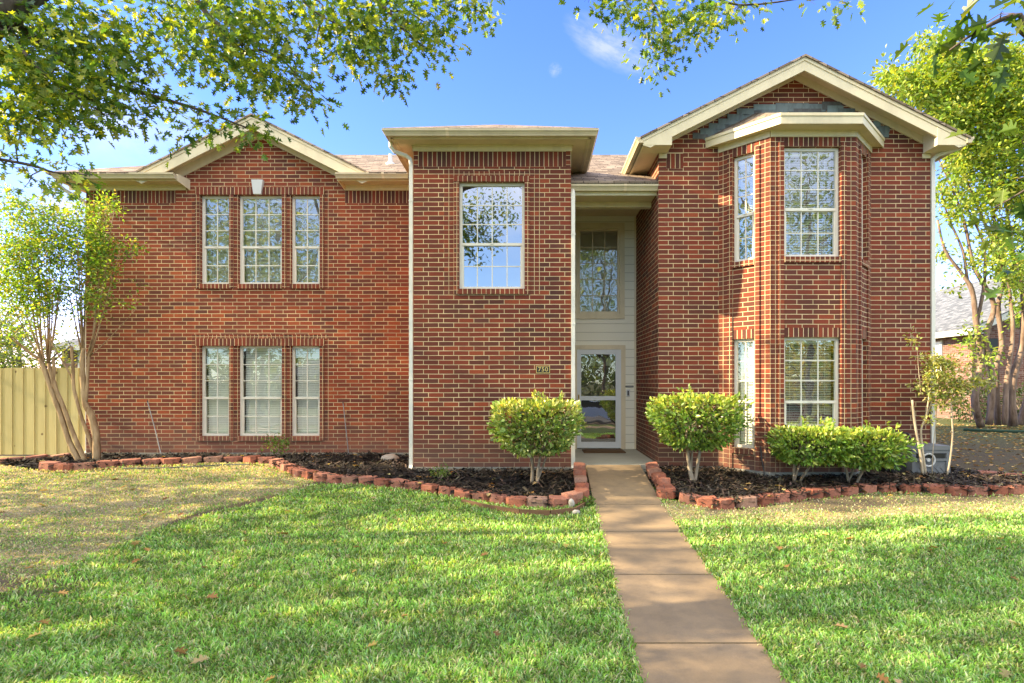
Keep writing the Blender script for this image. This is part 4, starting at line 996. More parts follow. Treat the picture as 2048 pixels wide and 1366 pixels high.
def tree(name, label, cat, base, stems, cl, n, r, size, pal, tmpl, bark, lm='leaf', group=None, twr=.006, droop=.4, jit=.2, maxd=9e9, sag=.08, part='crown', lane=False, sides=4, trunkname='trunk'):
    t = thing(name, label, cat, base, group); mb = MB(); nodes = wood(mb, stems, bark)
    if lane:
        C = np.array([c[:] for c in cl]); k = lanes(C); cl = [c for c, q in zip(cl, k) if q]
    twigs(mb, nodes, cl, bark, twr, maxd, sag, sides); mb.build(trunkname, t, smooth=True)
    P, A = spray(cl, n, r, droop)
    if lane: k = lanes(P); P, A = P[k], A[k]
    leaves(part, lm, P, A, RNG.uniform(size * .7, size * 1.2, len(P)), tints(len(P), pal, jit), tmpl, t)
    return t
for p, r in ((W(180, 130, 5), (1.1, 1.0)), (W(430, 110, 5.2), (1.0, .8)), (W(760, 80, 5.6), (1.0, .8)), (W(1330, 60, 6.3), (.8, .8)), (W(100, 520, 10.2), (1.3, 1.3)), (W(1600, 110, 9), (.8, .5)), (Vector((1.4, 9.3, 4.8)), (.5, .4))): sunlane(p, r)
# patches of lawn, walk and wall that catch the sun
for px, py, rx, ry in ((470, 975, .9, .10), (880, 1050, .9, .22), (1060, 1060, .8, .22), (1180, 1080, .5, .2), (940, 1138, .5, .10), (1160, 1132, .4, .12), (1250, 1250, .25, .10), (1190, 1240, .3, .1), (1450, 1220, .3, .10), (1250, 1062, .45, .06), (1275, 1090, .35, .05), (1250, 1030, .5, .05), (1240, 1000, .4, .03), (1245, 978, .5, .03), (1225, 960, .35, .025),
                       (1480, 1050, 1.2, .13), (1700, 1030, 1.4, .12), (1900, 1015, 1.2, .12), (1420, 1100, .5, .08), (1620, 1090, 1.3, .12), (1850, 1075, 1.5, .13), (2000, 1110, .9, .12), (1560, 1140, .7, .08), (1780, 1135, 1.0, .10), (1450, 1170, .35, .06), (1700, 1175, .6, .06), (1960, 1165, .6, .07), (1480, 1222, .25, .08), (1530, 1012, .8, .07)):
    sunlane(G(px, py), (ry * 1.45, rx * .52))
for p, r in ((W(1510, 720, 9.0), (.16, 1.0)), (Vector((-2.0, 10.2, 2.9)), (.95, 2.2)), (W(745, 560, DL), (.16, 1.3)), (W(700, 470, DL), (.10, .5)), (W(1070, 830, 8.2), (.55, .45)), (W(1390, 830, 8.4), (.5, .42)), (W(1650, 880, 8.5), (.5, .3)), (W(1860, 740, 8.9), (.4, .7)), (W(1900, 250, 18), (2.5, 3.0))): sunlane(p, r)

OAKP = [(.08, .165, .03), (.11, .20, .035), (.16, .26, .045), (.23, .32, .05), (.33, .39, .055), (.06, .125, .03)]
limb = [Vector((-6.3, 3.4, -.5)), Vector((-6.2, 3.5, 1.2)), Vector((-5.9, 3.8, 2.8)), W(-150, 105, 4.4), W(-20, 25, 4.6), W(70, -30, 4.75), W(300, -140, 5.1), W(700, -130, 5.6), W(1050, -110, 6.0), W(1260, -50, 6.2)]
stems = [(limb[:5], .30, .17), (limb[4:], .165, .03),
         ([limb[3], W(-60, 60, 4.7), W(5, 35, 4.8), W(70, 75, 4.9), W(140, 128, 5.0), W(215, 165, 5.1), W(290, 187, 5.2), W(400, 220, 5.2), W(500, 258, 5.3)], .045, .008),
         ([W(-60, 40, 4.7), W(0, 60, 4.6), W(35, 90, 4.6), W(80, 140, 4.6), W(150, 190, 4.7), W(210, 230, 4.7)], .026, .006),
         ([W(-200, 300, 4.4), W(-60, 310, 4.6), W(60, 330, 4.7), W(110, 345, 4.7), W(185, 350, 4.7)], .02, .004), ([limb[3], W(-260, 220, 4.3), W(-200, 300, 4.4)], .05, .02),
         ([limb[7], W(735, -40, 5.6), W(752, 2, 5.6), W(776, 22, 5.6), W(806, 57, 5.6), W(840, 88, 5.65), W(872, 105, 5.7)], .035, .007), ([W(776, 22, 5.6), W(815, 25, 5.6), W(850, 45, 5.6)], .014, .005),
         ([W(560, -120, 5.4), W(600, -10, 5.4), W(640, 30, 5.4), W(690, 55, 5.4)], .02, .005), ([W(600, -10, 5.4), W(645, 10, 5.4), W(637, 60, 5.4), W(630, 112, 5.4)], .009, .004),
         ([W(330, -120, 5.1), W(400, 10, 5.2), W(445, 60, 5.2), W(470, 110, 5.2), W(520, 100, 5.2), W(570, 125, 5.3), W(625, 185, 5.3)], .025, .006),
         ([W(1050, -110, 6.0), W(1180, -60, 6.2), W(1280, -20, 6.3), W(1325, 50, 6.3), W(1330, 130, 6.4)], .03, .006), ([W(1260, -50, 6.2), W(1400, -20, 6.3), W(1480, 10, 6.3), W(1640, -8, 6.3)], .025, .005)]
B1 = [(90, 70, 130, 85, 5.0, 1.15), (50, 190, 85, 65, 4.9, 1.1), (150, 215, 85, 45, 5.0), (225, 95, 40, 55, 5.1), (200, 160, 75, 40, 5.0), (285, 105, 25, 14, 5.1), (60, 245, 60, 20, 4.8, .8), (310, 215, 60, 24, 5.2), (390, 238, 50, 26, 5.2, .8), (345, 268, 22, 14, 5.2, .7), (450, 250, 35, 16, 5.3, .7), (515, 265, 32, 20, 5.3, 1.4),
      (60, 335, 40, 18, 4.7, .8), (150, 330, 26, 18, 4.7, .8), (110, 352, 50, 16, 4.7, .8), (60, 385, 25, 15, 4.7, .5),
      (330, 25, 80, 32, 5.2), (400, 70, 65, 50, 5.2, 1.1), (440, 125, 70, 42, 5.3, 1.1), (520, 100, 70, 60, 5.4, 1.4), (560, 35, 60, 42, 5.3, .9), (470, 30, 60, 40, 5.3), (520, 165, 55, 22, 5.3), (585, 150, 34, 30, 5.4, 1.5), (605, 195, 40, 24, 5.4, 1.6), (360, 125, 30, 20, 5.2),
      (640, 35, 30, 45, 5.4, .55), (700, 60, 50, 48, 5.6, 1.8), (745, 95, 45, 40, 5.6, 1.7), (782, 140, 28, 30, 5.6, 1.6), (775, 175, 18, 14, 5.6), (805, 35, 70, 38, 5.6, 1.7), (865, 75, 45, 26, 5.7, 1.5), (905, 90, 22, 14, 5.7), (870, 115, 22, 12, 5.7), (700, 125, 25, 26, 5.6, .8),
      (960, 20, 34, 18, 5.9, 1.5), (975, 48, 12, 10, 5.9), (910, 10, 60, 16, 5.9, 1.5), (1020, 4, 36, 8, 6.0), (1200, 6, 40, 8, 6.2), (1265, 22, 45, 20, 6.3, 1.7), (1330, 62, 42, 36, 6.3, 1.9), (1315, 112, 26, 24, 6.4, 1.6), (1328, 152, 12, 16, 6.4), (1385, 45, 45, 26, 6.3, 1.7), (1420, 72, 18, 14, 6.3), (1480, 12, 50, 16, 6.3, 1.5), (1620, 2, 22, 8, 6.3), (1705, 6, 36, 9, 6.3), (1330, 15, 60, 16, 6.2)]
cl = blobs(B1, .0019, .45) + blobs(B1[:8], .0007, .7) + blobs([(1190, 6, 36, 10, 6.2, 1.5), (1230, 12, 40, 14, 6.2, 1.2), (1440, 8, 60, 12, 6.3, 1.4), (700, 8, 110, 16, 5.6, 1.2), (480, 8, 160, 14, 5.3, 1.2), (1690, 3, 50, 9, 6.3, 1.2)], .0022, .4)
up = [Vector((random.uniform(-8.5, 2.5), random.uniform(.5, 7.8), random.uniform(6.0, 8.8))) for _ in range(150)]
up += [Vector((random.uniform(-9, -4.6), random.uniform(.3, 4.2), random.uniform(2.6, 6.2))) for _ in range(130)]
up = [p for p in up if p.x < -1.0 * p.y - .5 or (CY - (p.z - CAMZ) / p.y * F) < -45]
oak_stems = stems + [([limb[3], Vector((-5.4, 3.6, 5.6)), Vector((-4.2, 3.0, 7.2)), Vector((-2.5, 2.4, 8.0))], .12, .03), ([limb[6], Vector((-3, 5.2, 6.9)), Vector((-1.5, 5.4, 8.0))], .05, .02), ([limb[2], Vector((-6.6, 4.2, 5.5)), Vector((-7.2, 5.0, 8.0))], .14, .03)]
tree('oak_tree', 'large red oak arching over the lawn, limb and lobed leaves hanging across the sky', 'tree', (-6.3, 3.4, -.5), oak_stems, cl + [p for p, q in zip(up, lanes(np.array([p[:] for p in up]))) if q], 13, .10, .088, OAKP, T_OAK, 'oak bark', lane=False, twr=.005, sag=.05)
# a second oak stands to the right; only the tips of its near branches reach into view
B2 = [(1990, 40, 55, 34, 2.3, 1), (1935, 95, 36, 26, 2.3, .9), (1885, 112, 16, 10, 2.3, .8), (2030, 100, 26, 30, 2.3), (2040, 20, 30, 20, 2.2), (1955, 25, 25, 18, 2.3, .6), (2035, 270, 22, 24, 2.5, .6), (2030, 350, 26, 32, 2.5, .8), (2000, 425, 34, 14, 2.6, .5), (2024, 475, 24, 18, 2.6, .5), (2040, 545, 12, 14, 2.6, .4)]
cl2 = blobs(B2, .0008, .25) + [Vector((random.uniform(3.0, 7.5), random.uniform(-1, 3.0), random.uniform(3.0, 6.5))) for _ in range(150)]
cl2 = [p for p in cl2[:len(cl2)] if p.y < .6 or not (-1000 < (p.x / p.y * F + CX) < 1840)]
st2 = [([Vector((5.6, 1.2, -.6)), Vector((5.5, 1.2, 1.5)), Vector((5.2, 1.4, 3.2)), Vector((4.8, 1.2, 5.5))], .22, .08), ([Vector((5.2, 1.4, 3.0)), Vector((3.6, 2.1, 3.2)), W(2120, 60, 2.3), W(2040, 30, 2.3), W(1960, 60, 2.3), W(1900, 100, 2.3)], .022, .004),
       ([Vector((5.4, 1.4, 2.2)), Vector((3.4, 2.4, 2.3)), W(2120, 330, 2.5), W(2050, 380, 2.5), W(1990, 415, 2.6)], .014, .003)]
tree('oak_tree', 'oak beside the camera, only its closest big lobed leaves hang in at the right edge', 'tree', (5.6, 1.2, -.6), st2, cl2, 6, .08, .10, [(.05, .11, .022), (.07, .14, .03), (.10, .17, .03), (.16, .22, .04)], T_OAK, 'oak bark', lane=False, twr=.003, sag=.05)

# crape myrtle at the left house corner
LD = 10.25; w_ = lambda x, y, d=LD: W(x, y, d)
st = [([w_(160, 926), w_(139, 885), w_(120, 827), w_(104, 783), w_(86, 732), w_(80, 718)], .062 * .82, .045 * .82), ([w_(172, 926), w_(150, 877), w_(125, 810), w_(111, 777), w_(97, 727)], .055 * .82, .04 * .82),
      ([w_(186, 905), w_(178, 875), w_(164, 838), w_(152, 796), w_(147, 771), w_(146, 741), w_(143, 693)], .04 * .82, .03 * .82), ([w_(193, 925), w_(192, 872), w_(181, 827), w_(171, 810), w_(167, 777), w_(164, 727), w_(167, 696)], .085 * .82, .04 * .82),
      ([w_(172, 808), w_(175, 755), w_(178, 710), w_(184, 693), w_(192, 616), w_(198, 560), w_(205, 480), w_(212, 415)], .035 * .82, .008 * .82), ([w_(147, 765), w_(138, 745), w_(118, 712), w_(100, 680)], .02 * .82, .014 * .82), ([w_(104, 783), w_(108, 745), w_(106, 715)], .03 * .82, .03 * .82)]
for bx, by, tips in ((84, 722, ((-20, 640), (5, 655), (20, 600), (35, 560), (48, 520), (62, 500), (75, 480))), (98, 726, ((78, 540), (92, 500), (100, 470), (108, 560), (118, 600), (125, 520))), (165, 700, ((132, 560), (143, 500), (155, 470), (163, 520), (176, 450), (160, 600))), (178, 712, ((272, 618), (215, 520), (240, 500), (228, 420)))):
    for tx, ty in tips:
        st.append(([w_(bx + random.uniform(-4, 4), by), w_(bx + (tx - bx) * .45, by + (ty - by) * .4, LD + random.uniform(-.2, .2)), w_(tx, ty, LD + random.uniform(-.5, .4))], .017 if tx != 272 else .012, .005))
BL = [(40, 455, 48, 55, LD, 1), (95, 455, 50, 45, LD, 1), (25, 530, 50, 60, LD, 1.2), (100, 530, 70, 55, LD, 1.2), (165, 450, 35, 50, LD, .9), (222, 410, 22, 18, LD, 1.3), (195, 455, 22, 45, LD), (195, 520, 42, 45, LD, 1.2), (245, 500, 30, 16, LD, .9), (283, 490, 18, 6, LD, .6), (55, 600, 60, 40, LD, 1), (135, 600, 55, 36, LD, .8), (190, 585, 28, 40, LD, .8), (250, 608, 22, 9, LD, .6), (16, 400, 18, 22, LD, .8), (60, 410, 25, 12, LD, .7), (30, 655, 35, 20, LD, .35), (270, 575, 8, 5, LD, .5), (200, 635, 8, 14, LD, .7)]
MYR = [(.12, .25, .04), (.17, .31, .05), (.24, .38, .06), (.31, .43, .07), (.13, .23, .05), (.28, .27, .08), (.085, .18, .035)]
tree('crape_myrtle', 'multi-stemmed crape myrtle with peeling tan trunks leaning at the house corner by the fence', 'tree', (-8.35, LD, -.11), st, blobs(BL, .0092, .5), 20, .075, .064, MYR, T_OVAL, 'myrtle bark', droop=.1, twr=.004, sag=-.02)

# big crape myrtle in the neighbour's yard
RD = 18.0; v_ = lambda x, y, d=RD: W(x, y, d)
st = [([v_(1962, 852), v_(1950, 800, 17.8), v_(1962, 720), v_(1952, 640), v_(1944, 580), v_(1922, 545), v_(1890, 500), v_(1875, 440)], .125, .03), ([v_(1978, 850), v_(1985, 760), v_(1972, 680), v_(1988, 612, 18.3), v_(1962, 560), v_(1945, 525), v_(1930, 450), v_(1905, 380), v_(1860, 280)], .11, .02),
      ([v_(1996, 850, 18.4), v_(1992, 740, 18.4), v_(2004, 690, 18.5), v_(1996, 612, 18.5), v_(2008, 560, 18.5), v_(2000, 510), v_(1985, 420), v_(1965, 320), v_(1950, 200)], .10, .02), ([v_(2026, 852), v_(2024, 770), v_(2044, 690), v_(2048, 600), v_(2034, 545), v_(2022, 480), v_(2010, 380), v_(2000, 250)], .13, .02),
      ([v_(2010, 850, 17.7), v_(2014, 760, 17.7), v_(2026, 660, 17.8), v_(2016, 560), v_(2006, 470), v_(2040, 380)], .085, .02), ([v_(2040, 850, 18.5), v_(2062, 760, 18.4), v_(2075, 620), v_(2070, 480)], .11, .03), ([v_(1955, 640), v_(1966, 585), v_(1970, 540), v_(1965, 480), v_(1925, 400), v_(1890, 330)], .06, .02), ([v_(1935, 560), v_(1925, 500), v_(1895, 430), v_(1880, 370)], .05, .015), ([v_(2040, 560), v_(2060, 480), v_(2070, 350), v_(2060, 200)], .07, .02), ([v_(2000, 520), v_(1950, 400), v_(1880, 250), v_(1820, 170)], .05, .012), ([v_(2010, 400), v_(1990, 220), v_(1960, 120)], .05, .012)]
BR = [(1800, 165, 50, 30, RD, .8), (1860, 175, 55, 50, RD), (1925, 190, 60, 60, RD), (1865, 95, 26, 26, RD, .7), (1905, 130, 50, 36, RD), (1990, 160, 60, 70, RD), (2050, 180, 50, 80, RD), (1950, 270, 70, 50, RD, .9), (2020, 290, 60, 60, RD), (1900, 240, 50, 30, RD, .8), (1905, 330, 30, 40, RD, .8), (1960, 370, 50, 40, RD, .8), (2030, 390, 40, 50, RD, .8), (1890, 400, 22, 30, RD, .7), (1940, 440, 40, 25, RD, .5), (2010, 470, 40, 25, RD, .7), (2030, 540, 30, 40, RD, .9), (1985, 510, 30, 40, RD, .7), (2040, 620, 20, 30, RD, .6), (1930, 520, 20, 20, RD, .4), (1885, 510, 16, 18, RD, .5), (1900, 575, 14, 6, RD, .4), (1940, 680, 10, 34, RD - .4, .5), (1975, 710, 8, 20, RD - .4, .8), (2120, 300, 60, 150, RD, .7), (1770, 150, 22, 14, RD, .7)]
tree('crape_myrtle', "tall yellow-green crape myrtle with thick twisting trunks in the neighbour's yard", 'tree', (15.0, RD, -.12), st, blobs(BR, .0080, 1.3), 40, .17, .15, [(.18, .29, .05), (.24, .36, .06), (.31, .40, .08), (.14, .23, .045), (.37, .41, .09)], T_OVAL, 'grey bark', droop=.1, twr=.012, sag=0)

# clipped shrubs
def shrub(label, bx, by, x0, x1, y0, y1, D, dep, n, stemsets, size=.076, pal=None, tall=1.0, flat=.2, group='clipped evergreen shrubs in the beds'):
    a, b = W(x0, y1, D), W(x1, y0, D); c = (a + b) / 2; hx, hz = (b.x - a.x) / 2, (b.z - a.z) / 2
    base = Vector(((bx - CX) * D / F, D, float(bedz(D)))); t = thing('shrub', label, 'shrub', base, group)
    u = RNG.normal(size=(n, 3)); e = 9.0; u /= (np.abs(u) ** e).sum(1, keepdims=True) ** (1 / e)
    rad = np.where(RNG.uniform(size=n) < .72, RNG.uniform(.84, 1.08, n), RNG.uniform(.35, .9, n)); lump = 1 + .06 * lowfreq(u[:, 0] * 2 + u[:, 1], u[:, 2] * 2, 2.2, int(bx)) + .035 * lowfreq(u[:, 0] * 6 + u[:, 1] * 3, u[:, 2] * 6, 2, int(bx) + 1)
    Q = u * (rad * lump)[:, None]; taper = np.where(Q[:, 2] < 0.1, 1 + tall * .36 * (Q[:, 2] - .1), 1) * (1 - .04 * np.abs(Q[:, 2])); P = np.stack([c.x + Q[:, 0] * hx * taper, D + Q[:, 1] * dep * taper, c.z + Q[:, 2] * hz], 1)
    ns = n // 9; sh = RNG.integers(0, n, 26)
    Ps = (P[sh][:, None] + (u[sh] * .5 + np.array([0, 0, .5]))[:, None] * RNG.uniform(0, .17, (26, ns // 26))[..., None] + RNG.normal(size=(26, ns // 26, 3)) * .018).reshape(-1, 3)
    P = np.concatenate([P, Ps]); u = np.concatenate([u, np.repeat(u[sh], ns // 26, 0)]); rad = np.concatenate([rad, np.full(len(Ps), 1.)]); n = len(P)
    gap = lowfreq(P[:, 0] * 7 + P[:, 1] * 5, P[:, 2] * 8, 1.3, int(by)) > -.62; P, u, rad = P[gap], u[gap], rad[gap]; n = len(P)
    A = u + RNG.normal(size=(n, 3)) * .7; A[:, 2] += .35
    cols = tints(n, pal or [(.13, .25, .04), (.18, .31, .05), (.24, .37, .065), (.10, .19, .035), (.31, .40, .09)], .2); cols *= (.22 + .78 * smooth(.5, .97, rad))[:, None]; young = smooth(.35, .95, u[:, 2])[:, None]; cols = np.clip(cols * (1 + young * np.array([.75, .42, .3])), 0, .8)  # young: painted sunlight on the upper leaves; inner leaves painted darker
    mb = MB()
    for k, (sx, tx, tz, r) in enumerate(stemsets):
        q0 = base + Vector((sx, random.uniform(-.04, .04), -.05)); q1 = Vector((c.x + tx, D + random.uniform(-.2, .2), c.z + tz)); q = q0.lerp(q1, .45) + Vector((random.gauss(0, .03), 0, .03))
        mb.tube(spline([q0, q, q1], 5), [r * (1 - .06 * j) for j in range(11)], sides=7, mt='shrub bark')
        for _ in range(5):
            z = Vector((c.x + random.uniform(-.8, .8) * hx, D + random.uniform(-.7, .7) * dep, c.z + random.uniform(-.5, .8) * hz)); mb.tube([q0.lerp(q1, random.uniform(.55, .9)), q1.lerp(z, .5), z], [r * .4, r * .28, r * .12], sides=4, mt='shrub bark', cap=False)
    mb.build('stem', t, smooth=True)
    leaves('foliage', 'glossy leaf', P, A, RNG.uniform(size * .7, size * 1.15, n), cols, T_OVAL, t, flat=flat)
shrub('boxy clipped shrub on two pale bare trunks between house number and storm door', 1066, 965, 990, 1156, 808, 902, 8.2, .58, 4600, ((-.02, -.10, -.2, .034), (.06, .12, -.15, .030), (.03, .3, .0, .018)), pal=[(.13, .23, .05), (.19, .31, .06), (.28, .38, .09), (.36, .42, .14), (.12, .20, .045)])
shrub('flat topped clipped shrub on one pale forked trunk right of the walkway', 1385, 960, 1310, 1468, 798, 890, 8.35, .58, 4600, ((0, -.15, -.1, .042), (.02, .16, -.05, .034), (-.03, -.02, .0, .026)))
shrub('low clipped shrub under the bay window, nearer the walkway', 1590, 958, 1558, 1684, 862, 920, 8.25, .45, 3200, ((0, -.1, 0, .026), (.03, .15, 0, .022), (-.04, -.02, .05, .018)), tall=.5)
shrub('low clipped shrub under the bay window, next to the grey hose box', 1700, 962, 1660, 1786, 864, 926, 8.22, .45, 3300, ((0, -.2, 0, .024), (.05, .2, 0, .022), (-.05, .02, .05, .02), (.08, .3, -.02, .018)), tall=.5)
# saplings beside the hose box
SD = 8.72; s_ = lambda x, y, d=SD: W(x, y, d)
SAP = [(.28, .33, .10), (.38, .40, .15), (.18, .24, .06), (.46, .45, .20), (.24, .27, .08)]
tree('sapling', 'thin pale crape myrtle sapling with cut stub stem growing against the hose box', 'young tree', (6.2, SD, -.13), [([s_(1846, 951), s_(1840, 905), s_(1829, 845), s_(1824, 800)], .022, .02), ([s_(1852, 951), s_(1845, 900), s_(1842, 860), s_(1852, 830), s_(1858, 790), s_(1856, 770)], .02, .010), ([s_(1852, 835), s_(1868, 790), s_(1880, 750)], .01, .005), ([s_(1864, 950), s_(1866, 900), s_(1872, 840), s_(1874, 790)], .008, .005), ([s_(1842, 790), s_(1837, 740), s_(1834, 700), s_(1826, 672)], .006, .002)],
     blobs([(1878, 745, 26, 28, SD, 1.2), (1850, 780, 16, 18, SD, .8), (1866, 715, 16, 10, SD, .8), (1880, 790, 24, 26, SD, .8), (1828, 680, 6, 12, SD, 1), (1838, 718, 5, 10, SD, 1), (1820, 770, 6, 4, SD, .6), (1862, 835, 12, 8, SD, .5)], .016, .16), 14, .04, .06, SAP, T_OVAL, 'pale bark', droop=.0, twr=.0025, sag=0)
tree('sapling', 'thin pale sapling with one slender bent stem and side branches reaching to the right', 'young tree', (6.55, SD, -.13), [([s_(1894, 950), s_(1900, 920), s_(1905, 870), s_(1903, 825), s_(1902, 800)], .015, .012), ([s_(1902, 805), s_(1930, 790), s_(1965, 768), s_(1995, 765)], .008, .002), ([s_(1902, 800), s_(1915, 770), s_(1945, 735)], .007, .002), ([s_(1902, 805), s_(1890, 790), s_(1880, 770)], .006, .002), ([s_(1903, 830), s_(1880, 840), s_(1868, 845)], .005, .002)],
     blobs([(1930, 765, 30, 16, SD, 1), (1970, 768, 22, 8, SD, 1), (1940, 735, 14, 8, SD, 1), (1905, 775, 20, 20, SD, .9), (1925, 815, 14, 9, SD, .8), (1900, 730, 18, 14, SD, .8)], .016, .16), 14, .04, .06, SAP, T_OVAL, 'pale bark', droop=.0, twr=.0025, sag=0)
def weed(label, base, h, r, n, size):
    t = thing('small_plant', label, 'plant', base); mb = MB(); cl = []
    for k in range(7):
        a = random.uniform(0, 6.28); tip = Vector(base) + Vector((math.cos(a) * r * random.uniform(.3, 1), math.sin(a) * r * .6, h * random.uniform(.5, 1.0))); mb.tube([Vector(base), Vector(base).lerp(tip, .6) + Vector((0, 0, .03)), tip], [.004, .003, .001], sides=4, mt='shrub bark'); cl += [tip, Vector(base).lerp(tip, .75)]
    mb.build('stem', t); P, A = spray(cl, n, r * .28, -.2); leaves('foliage', 'leaf', P, A, RNG.uniform(size * .7, size * 1.2, len(P)), tints(len(P), [(.09, .17, .03), (.14, .23, .04), (.07, .13, .03)]), T_OVAL, t)
weed('small bright green weed growing in mulch below the house number wall', W(880, 962, 8.45), .20, .15, 16, .035)
weed('small dark seedling shrub in mulch below the set-back windows', W(558, 908, 10.6), .30, .26, 14, .06)
weed('tiny clover tuft at the walkway corner of the left border', G(1178, 1012) + Vector((0, 0, .02)), .07, .07, 10, .04)

# ------------------------------------------------------------------ small things
def rock(name, label, cat, loc, sx, sy, sz, mt, seed):
    bm = bmesh.new(); bmesh.ops.create_icosphere(bm, subdivisions=3, radius=1); r = random.Random(seed); o1 = Vector((r.random(), r.random(), r.random())) * 6
    from mathutils import noise as mn
    for v in bm.verts:
        k = 1 + .16 * mn.noise(v.co * 1.3 + o1) + .05 * mn.noise(v.co * 4 + o1); v.co = Vector((v.co.x * sx, v.co.y * sy, v.co.z * sz)) * k
    me = bpy.data.meshes.new(name); bm.to_mesh(me); bm.free(); me.materials.append(M[mt]); me.polygons.foreach_set('use_smooth', [True] * len(me.polygons))
    o = bpy.data.objects.new(name, me); COL.objects.link(o); o.location = loc; return tag(o, label, cat)
rock('rock', 'smooth pale oval rock lying on dark mulch beside the downspout', 'rock', W(780, 919, 10.3) + Vector((0, 0, .02)), .165, .12, .085, 'pale rock', 2)
rock('stone', 'small round white stone wedged between red blocks at the border corner', 'stone', G(1143, 1015) + Vector((0, -.02, .06)), .04, .035, .06, 'white stone', 5)
rock('stone', 'flat whitish stone chip on soil in front of the timber edging', 'stone', G(1152, 1026) + Vector((0, -.03, .02)), .05, .04, .03, 'white stone', 8)
rock('stone', 'flat pale stepping stone sunk in mulch by the gable corner', 'stone', W(1340, 957, 8.7) + Vector((0, 0, .02)), .17, .11, .02, 'pale rock', 9)
def rod(name, label, cat, path, r, mt, capm=None):
    path = [Vector(p) for p in path]; mb = MB(); mb.tube(path, r, sides=8, mt=mt); d = (path[0] - path[1]).normalized()
    mb.tube([path[0] - d * .02, path[0] + d * .02], r * 1.25, sides=8, mt=capm or mt); return tag(mb.build(name, loc=tuple(path[-1])), label, cat)
rod('stake', 'thin grey stake with dark tip leaning on the brick between corner tree and windows', 'stake', [W(295, 803, DL - .05), W(310, 858, 10.95), W(322, 908, 10.75)], .009, 'grey pvc', 'black metal')
rod('stake', 'thin grey stake with dark tip leaning on the brick near the tall downspout', 'stake', [W(686, 805, DL - .04), W(691, 850, 11.0), W(697, 906, 10.9)], .009, 'grey pvc', 'black metal')
rod('metal_rod', 'slim rusty rod leaning upright against the bay window corner', 'rod', [W(1519, 880, 8.85), W(1524, 920, 8.72), W(1530, 956, 8.6)], .012, 'black metal')
mb = MB(); mb.box(.99, 1.80, 10.65, 11.12, .002, .022, 'mat brown'); mb.box(1.03, 1.76, 10.69, 11.08, .022, .030, 'mat brown'); tag(mb.build('doormat', loc=(1.39, 10.9, 0)), 'brown doormat lying in front of the storm door', 'doormat')
# house number plaque
pc = W(1086, 739, DC); mb = MB(); mb.box(pc.x - .115, pc.x + .115, DC - .014, DC - .001, pc.z - .062, pc.z + .062, 'plaque black')
pl = mb.build('house_number_plaque', loc=(pc.x, DC, pc.z)); tag(pl, 'black house number plaque with brass border reading 750 on the brick', 'house number')
mb = MB(); f = .010
for a, b, c_, d_ in ((-.115, .115, .052, .062), (-.115, .115, -.062, -.052), (-.115, -.105, -.052, .052), (.105, .115, -.052, .052)): mb.box(pc.x + a, pc.x + b, DC - .018, DC - .0142, pc.z + c_, pc.z + d_, 'brass')
mb.build('border', pl)
tc = bpy.data.curves.new('number', 'FONT'); tc.body = '750'; tc.size = .105; tc.align_x = 'CENTER'; tc.align_y = 'CENTER'; tc.extrude = .002; tc.space_character = 1.12; tc.offset = .0012
to = bpy.data.objects.new('number', tc); COL.objects.link(to); bpy.context.view_layer.update()
me = bpy.data.meshes.new_from_object(to.evaluated_get(bpy.context.evaluated_depsgraph_get())); bpy.data.objects.remove(to)
me.materials.clear(); me.materials.append(M['brass']); no = bpy.data.objects.new('numerals', me); COL.objects.link(no); no.parent = pl; no.rotation_euler = (math.radians(90), 0, 0); no.location = (0, -.0165, 0)
# notice strip by the door
mb = MB(); mb.box(1.905, 2.07, DD - .006, DD - .0005, 1.27, 1.305, 'plaque black'); ns = mb.build('notice_strip', loc=(1.99, DD, 1.29)); tag(ns, 'narrow black notice strip on pale siding above the doorbell', 'sign')
mb = MB(); mb.box(1.915, 2.06, DD - .0075, DD - .0062, 1.284, 1.292, 'vinyl grey'); mb.build('line', ns)
# hose reel box
hx0, hx1, hy0, hy1, hz0, hz1 = 6.07, 6.72, 8.83, 9.24, -.16, .355
box = thing('hose_reel_box', 'grey plastic hose reel box with slot and chevron panel at the house corner', 'hose box', ((hx0 + hx1) / 2, 9.0, hz0))
mb = MB(); y = hy0
mb.box(hx0 + .03, hx1 - .03, hy0 + .02, hy1, hz0, hz1 - .07, 'grey plastic')
for a, b, c_, d_ in ((hx0 + .02, hx0 + .08, hz0, hz1 - .07), (hx1 - .08, hx1 - .02, hz0, hz1 - .07), (hx0 + .08, hx1 - .08, hz0, hz0 + .06), (hx0 + .08, hx1 - .08, hz1 - .12, hz1 - .07), (hx0 + .08, hx1 - .08, hz0 + .27, hz0 + .31)): mb.box(a, b, hy0, hy0 + .03, c_, d_, 'grey plastic')
mb.build('body', box)
mb = MB(); mb.prism([(hx0 - .01, hy0 - .015, hz1 - .07), (hx1 + .01, hy0 - .015, hz1 - .07), (hx1 + .01, hy0 - .015, hz1 - .03), (hx1 - .03, hy0 - .015, hz1), (hx0 + .03, hy0 - .015, hz1), (hx0 - .01, hy0 - .015, hz1 - .03)], (0, hy1 - hy0 + .02, 0), 'grey plastic'); mb.build('lid', box)
mb = MB(); mb.box(hx0 + .10, hx1 - .10, hy0 + .004, hy0 + .019, hz0 + .315, hz1 - .125, 'plaque black'); mb.build('slot', box)
mb = MB()
for k in range(5):
    xx = hx0 + .14 + k * .085
    for s in (-1, 1): mb.prism([(xx, hy0 + .012, hz0 + .16), (xx + .07, hy0 + .012, hz0 + .16 + s * .08), (xx + .085, hy0 + .012, hz0 + .16 + s * .08), (xx + .015, hy0 + .012, hz0 + .16)][::s], (0, .007, 0), 'grey plastic')
mb.build('chevron_panel', box)
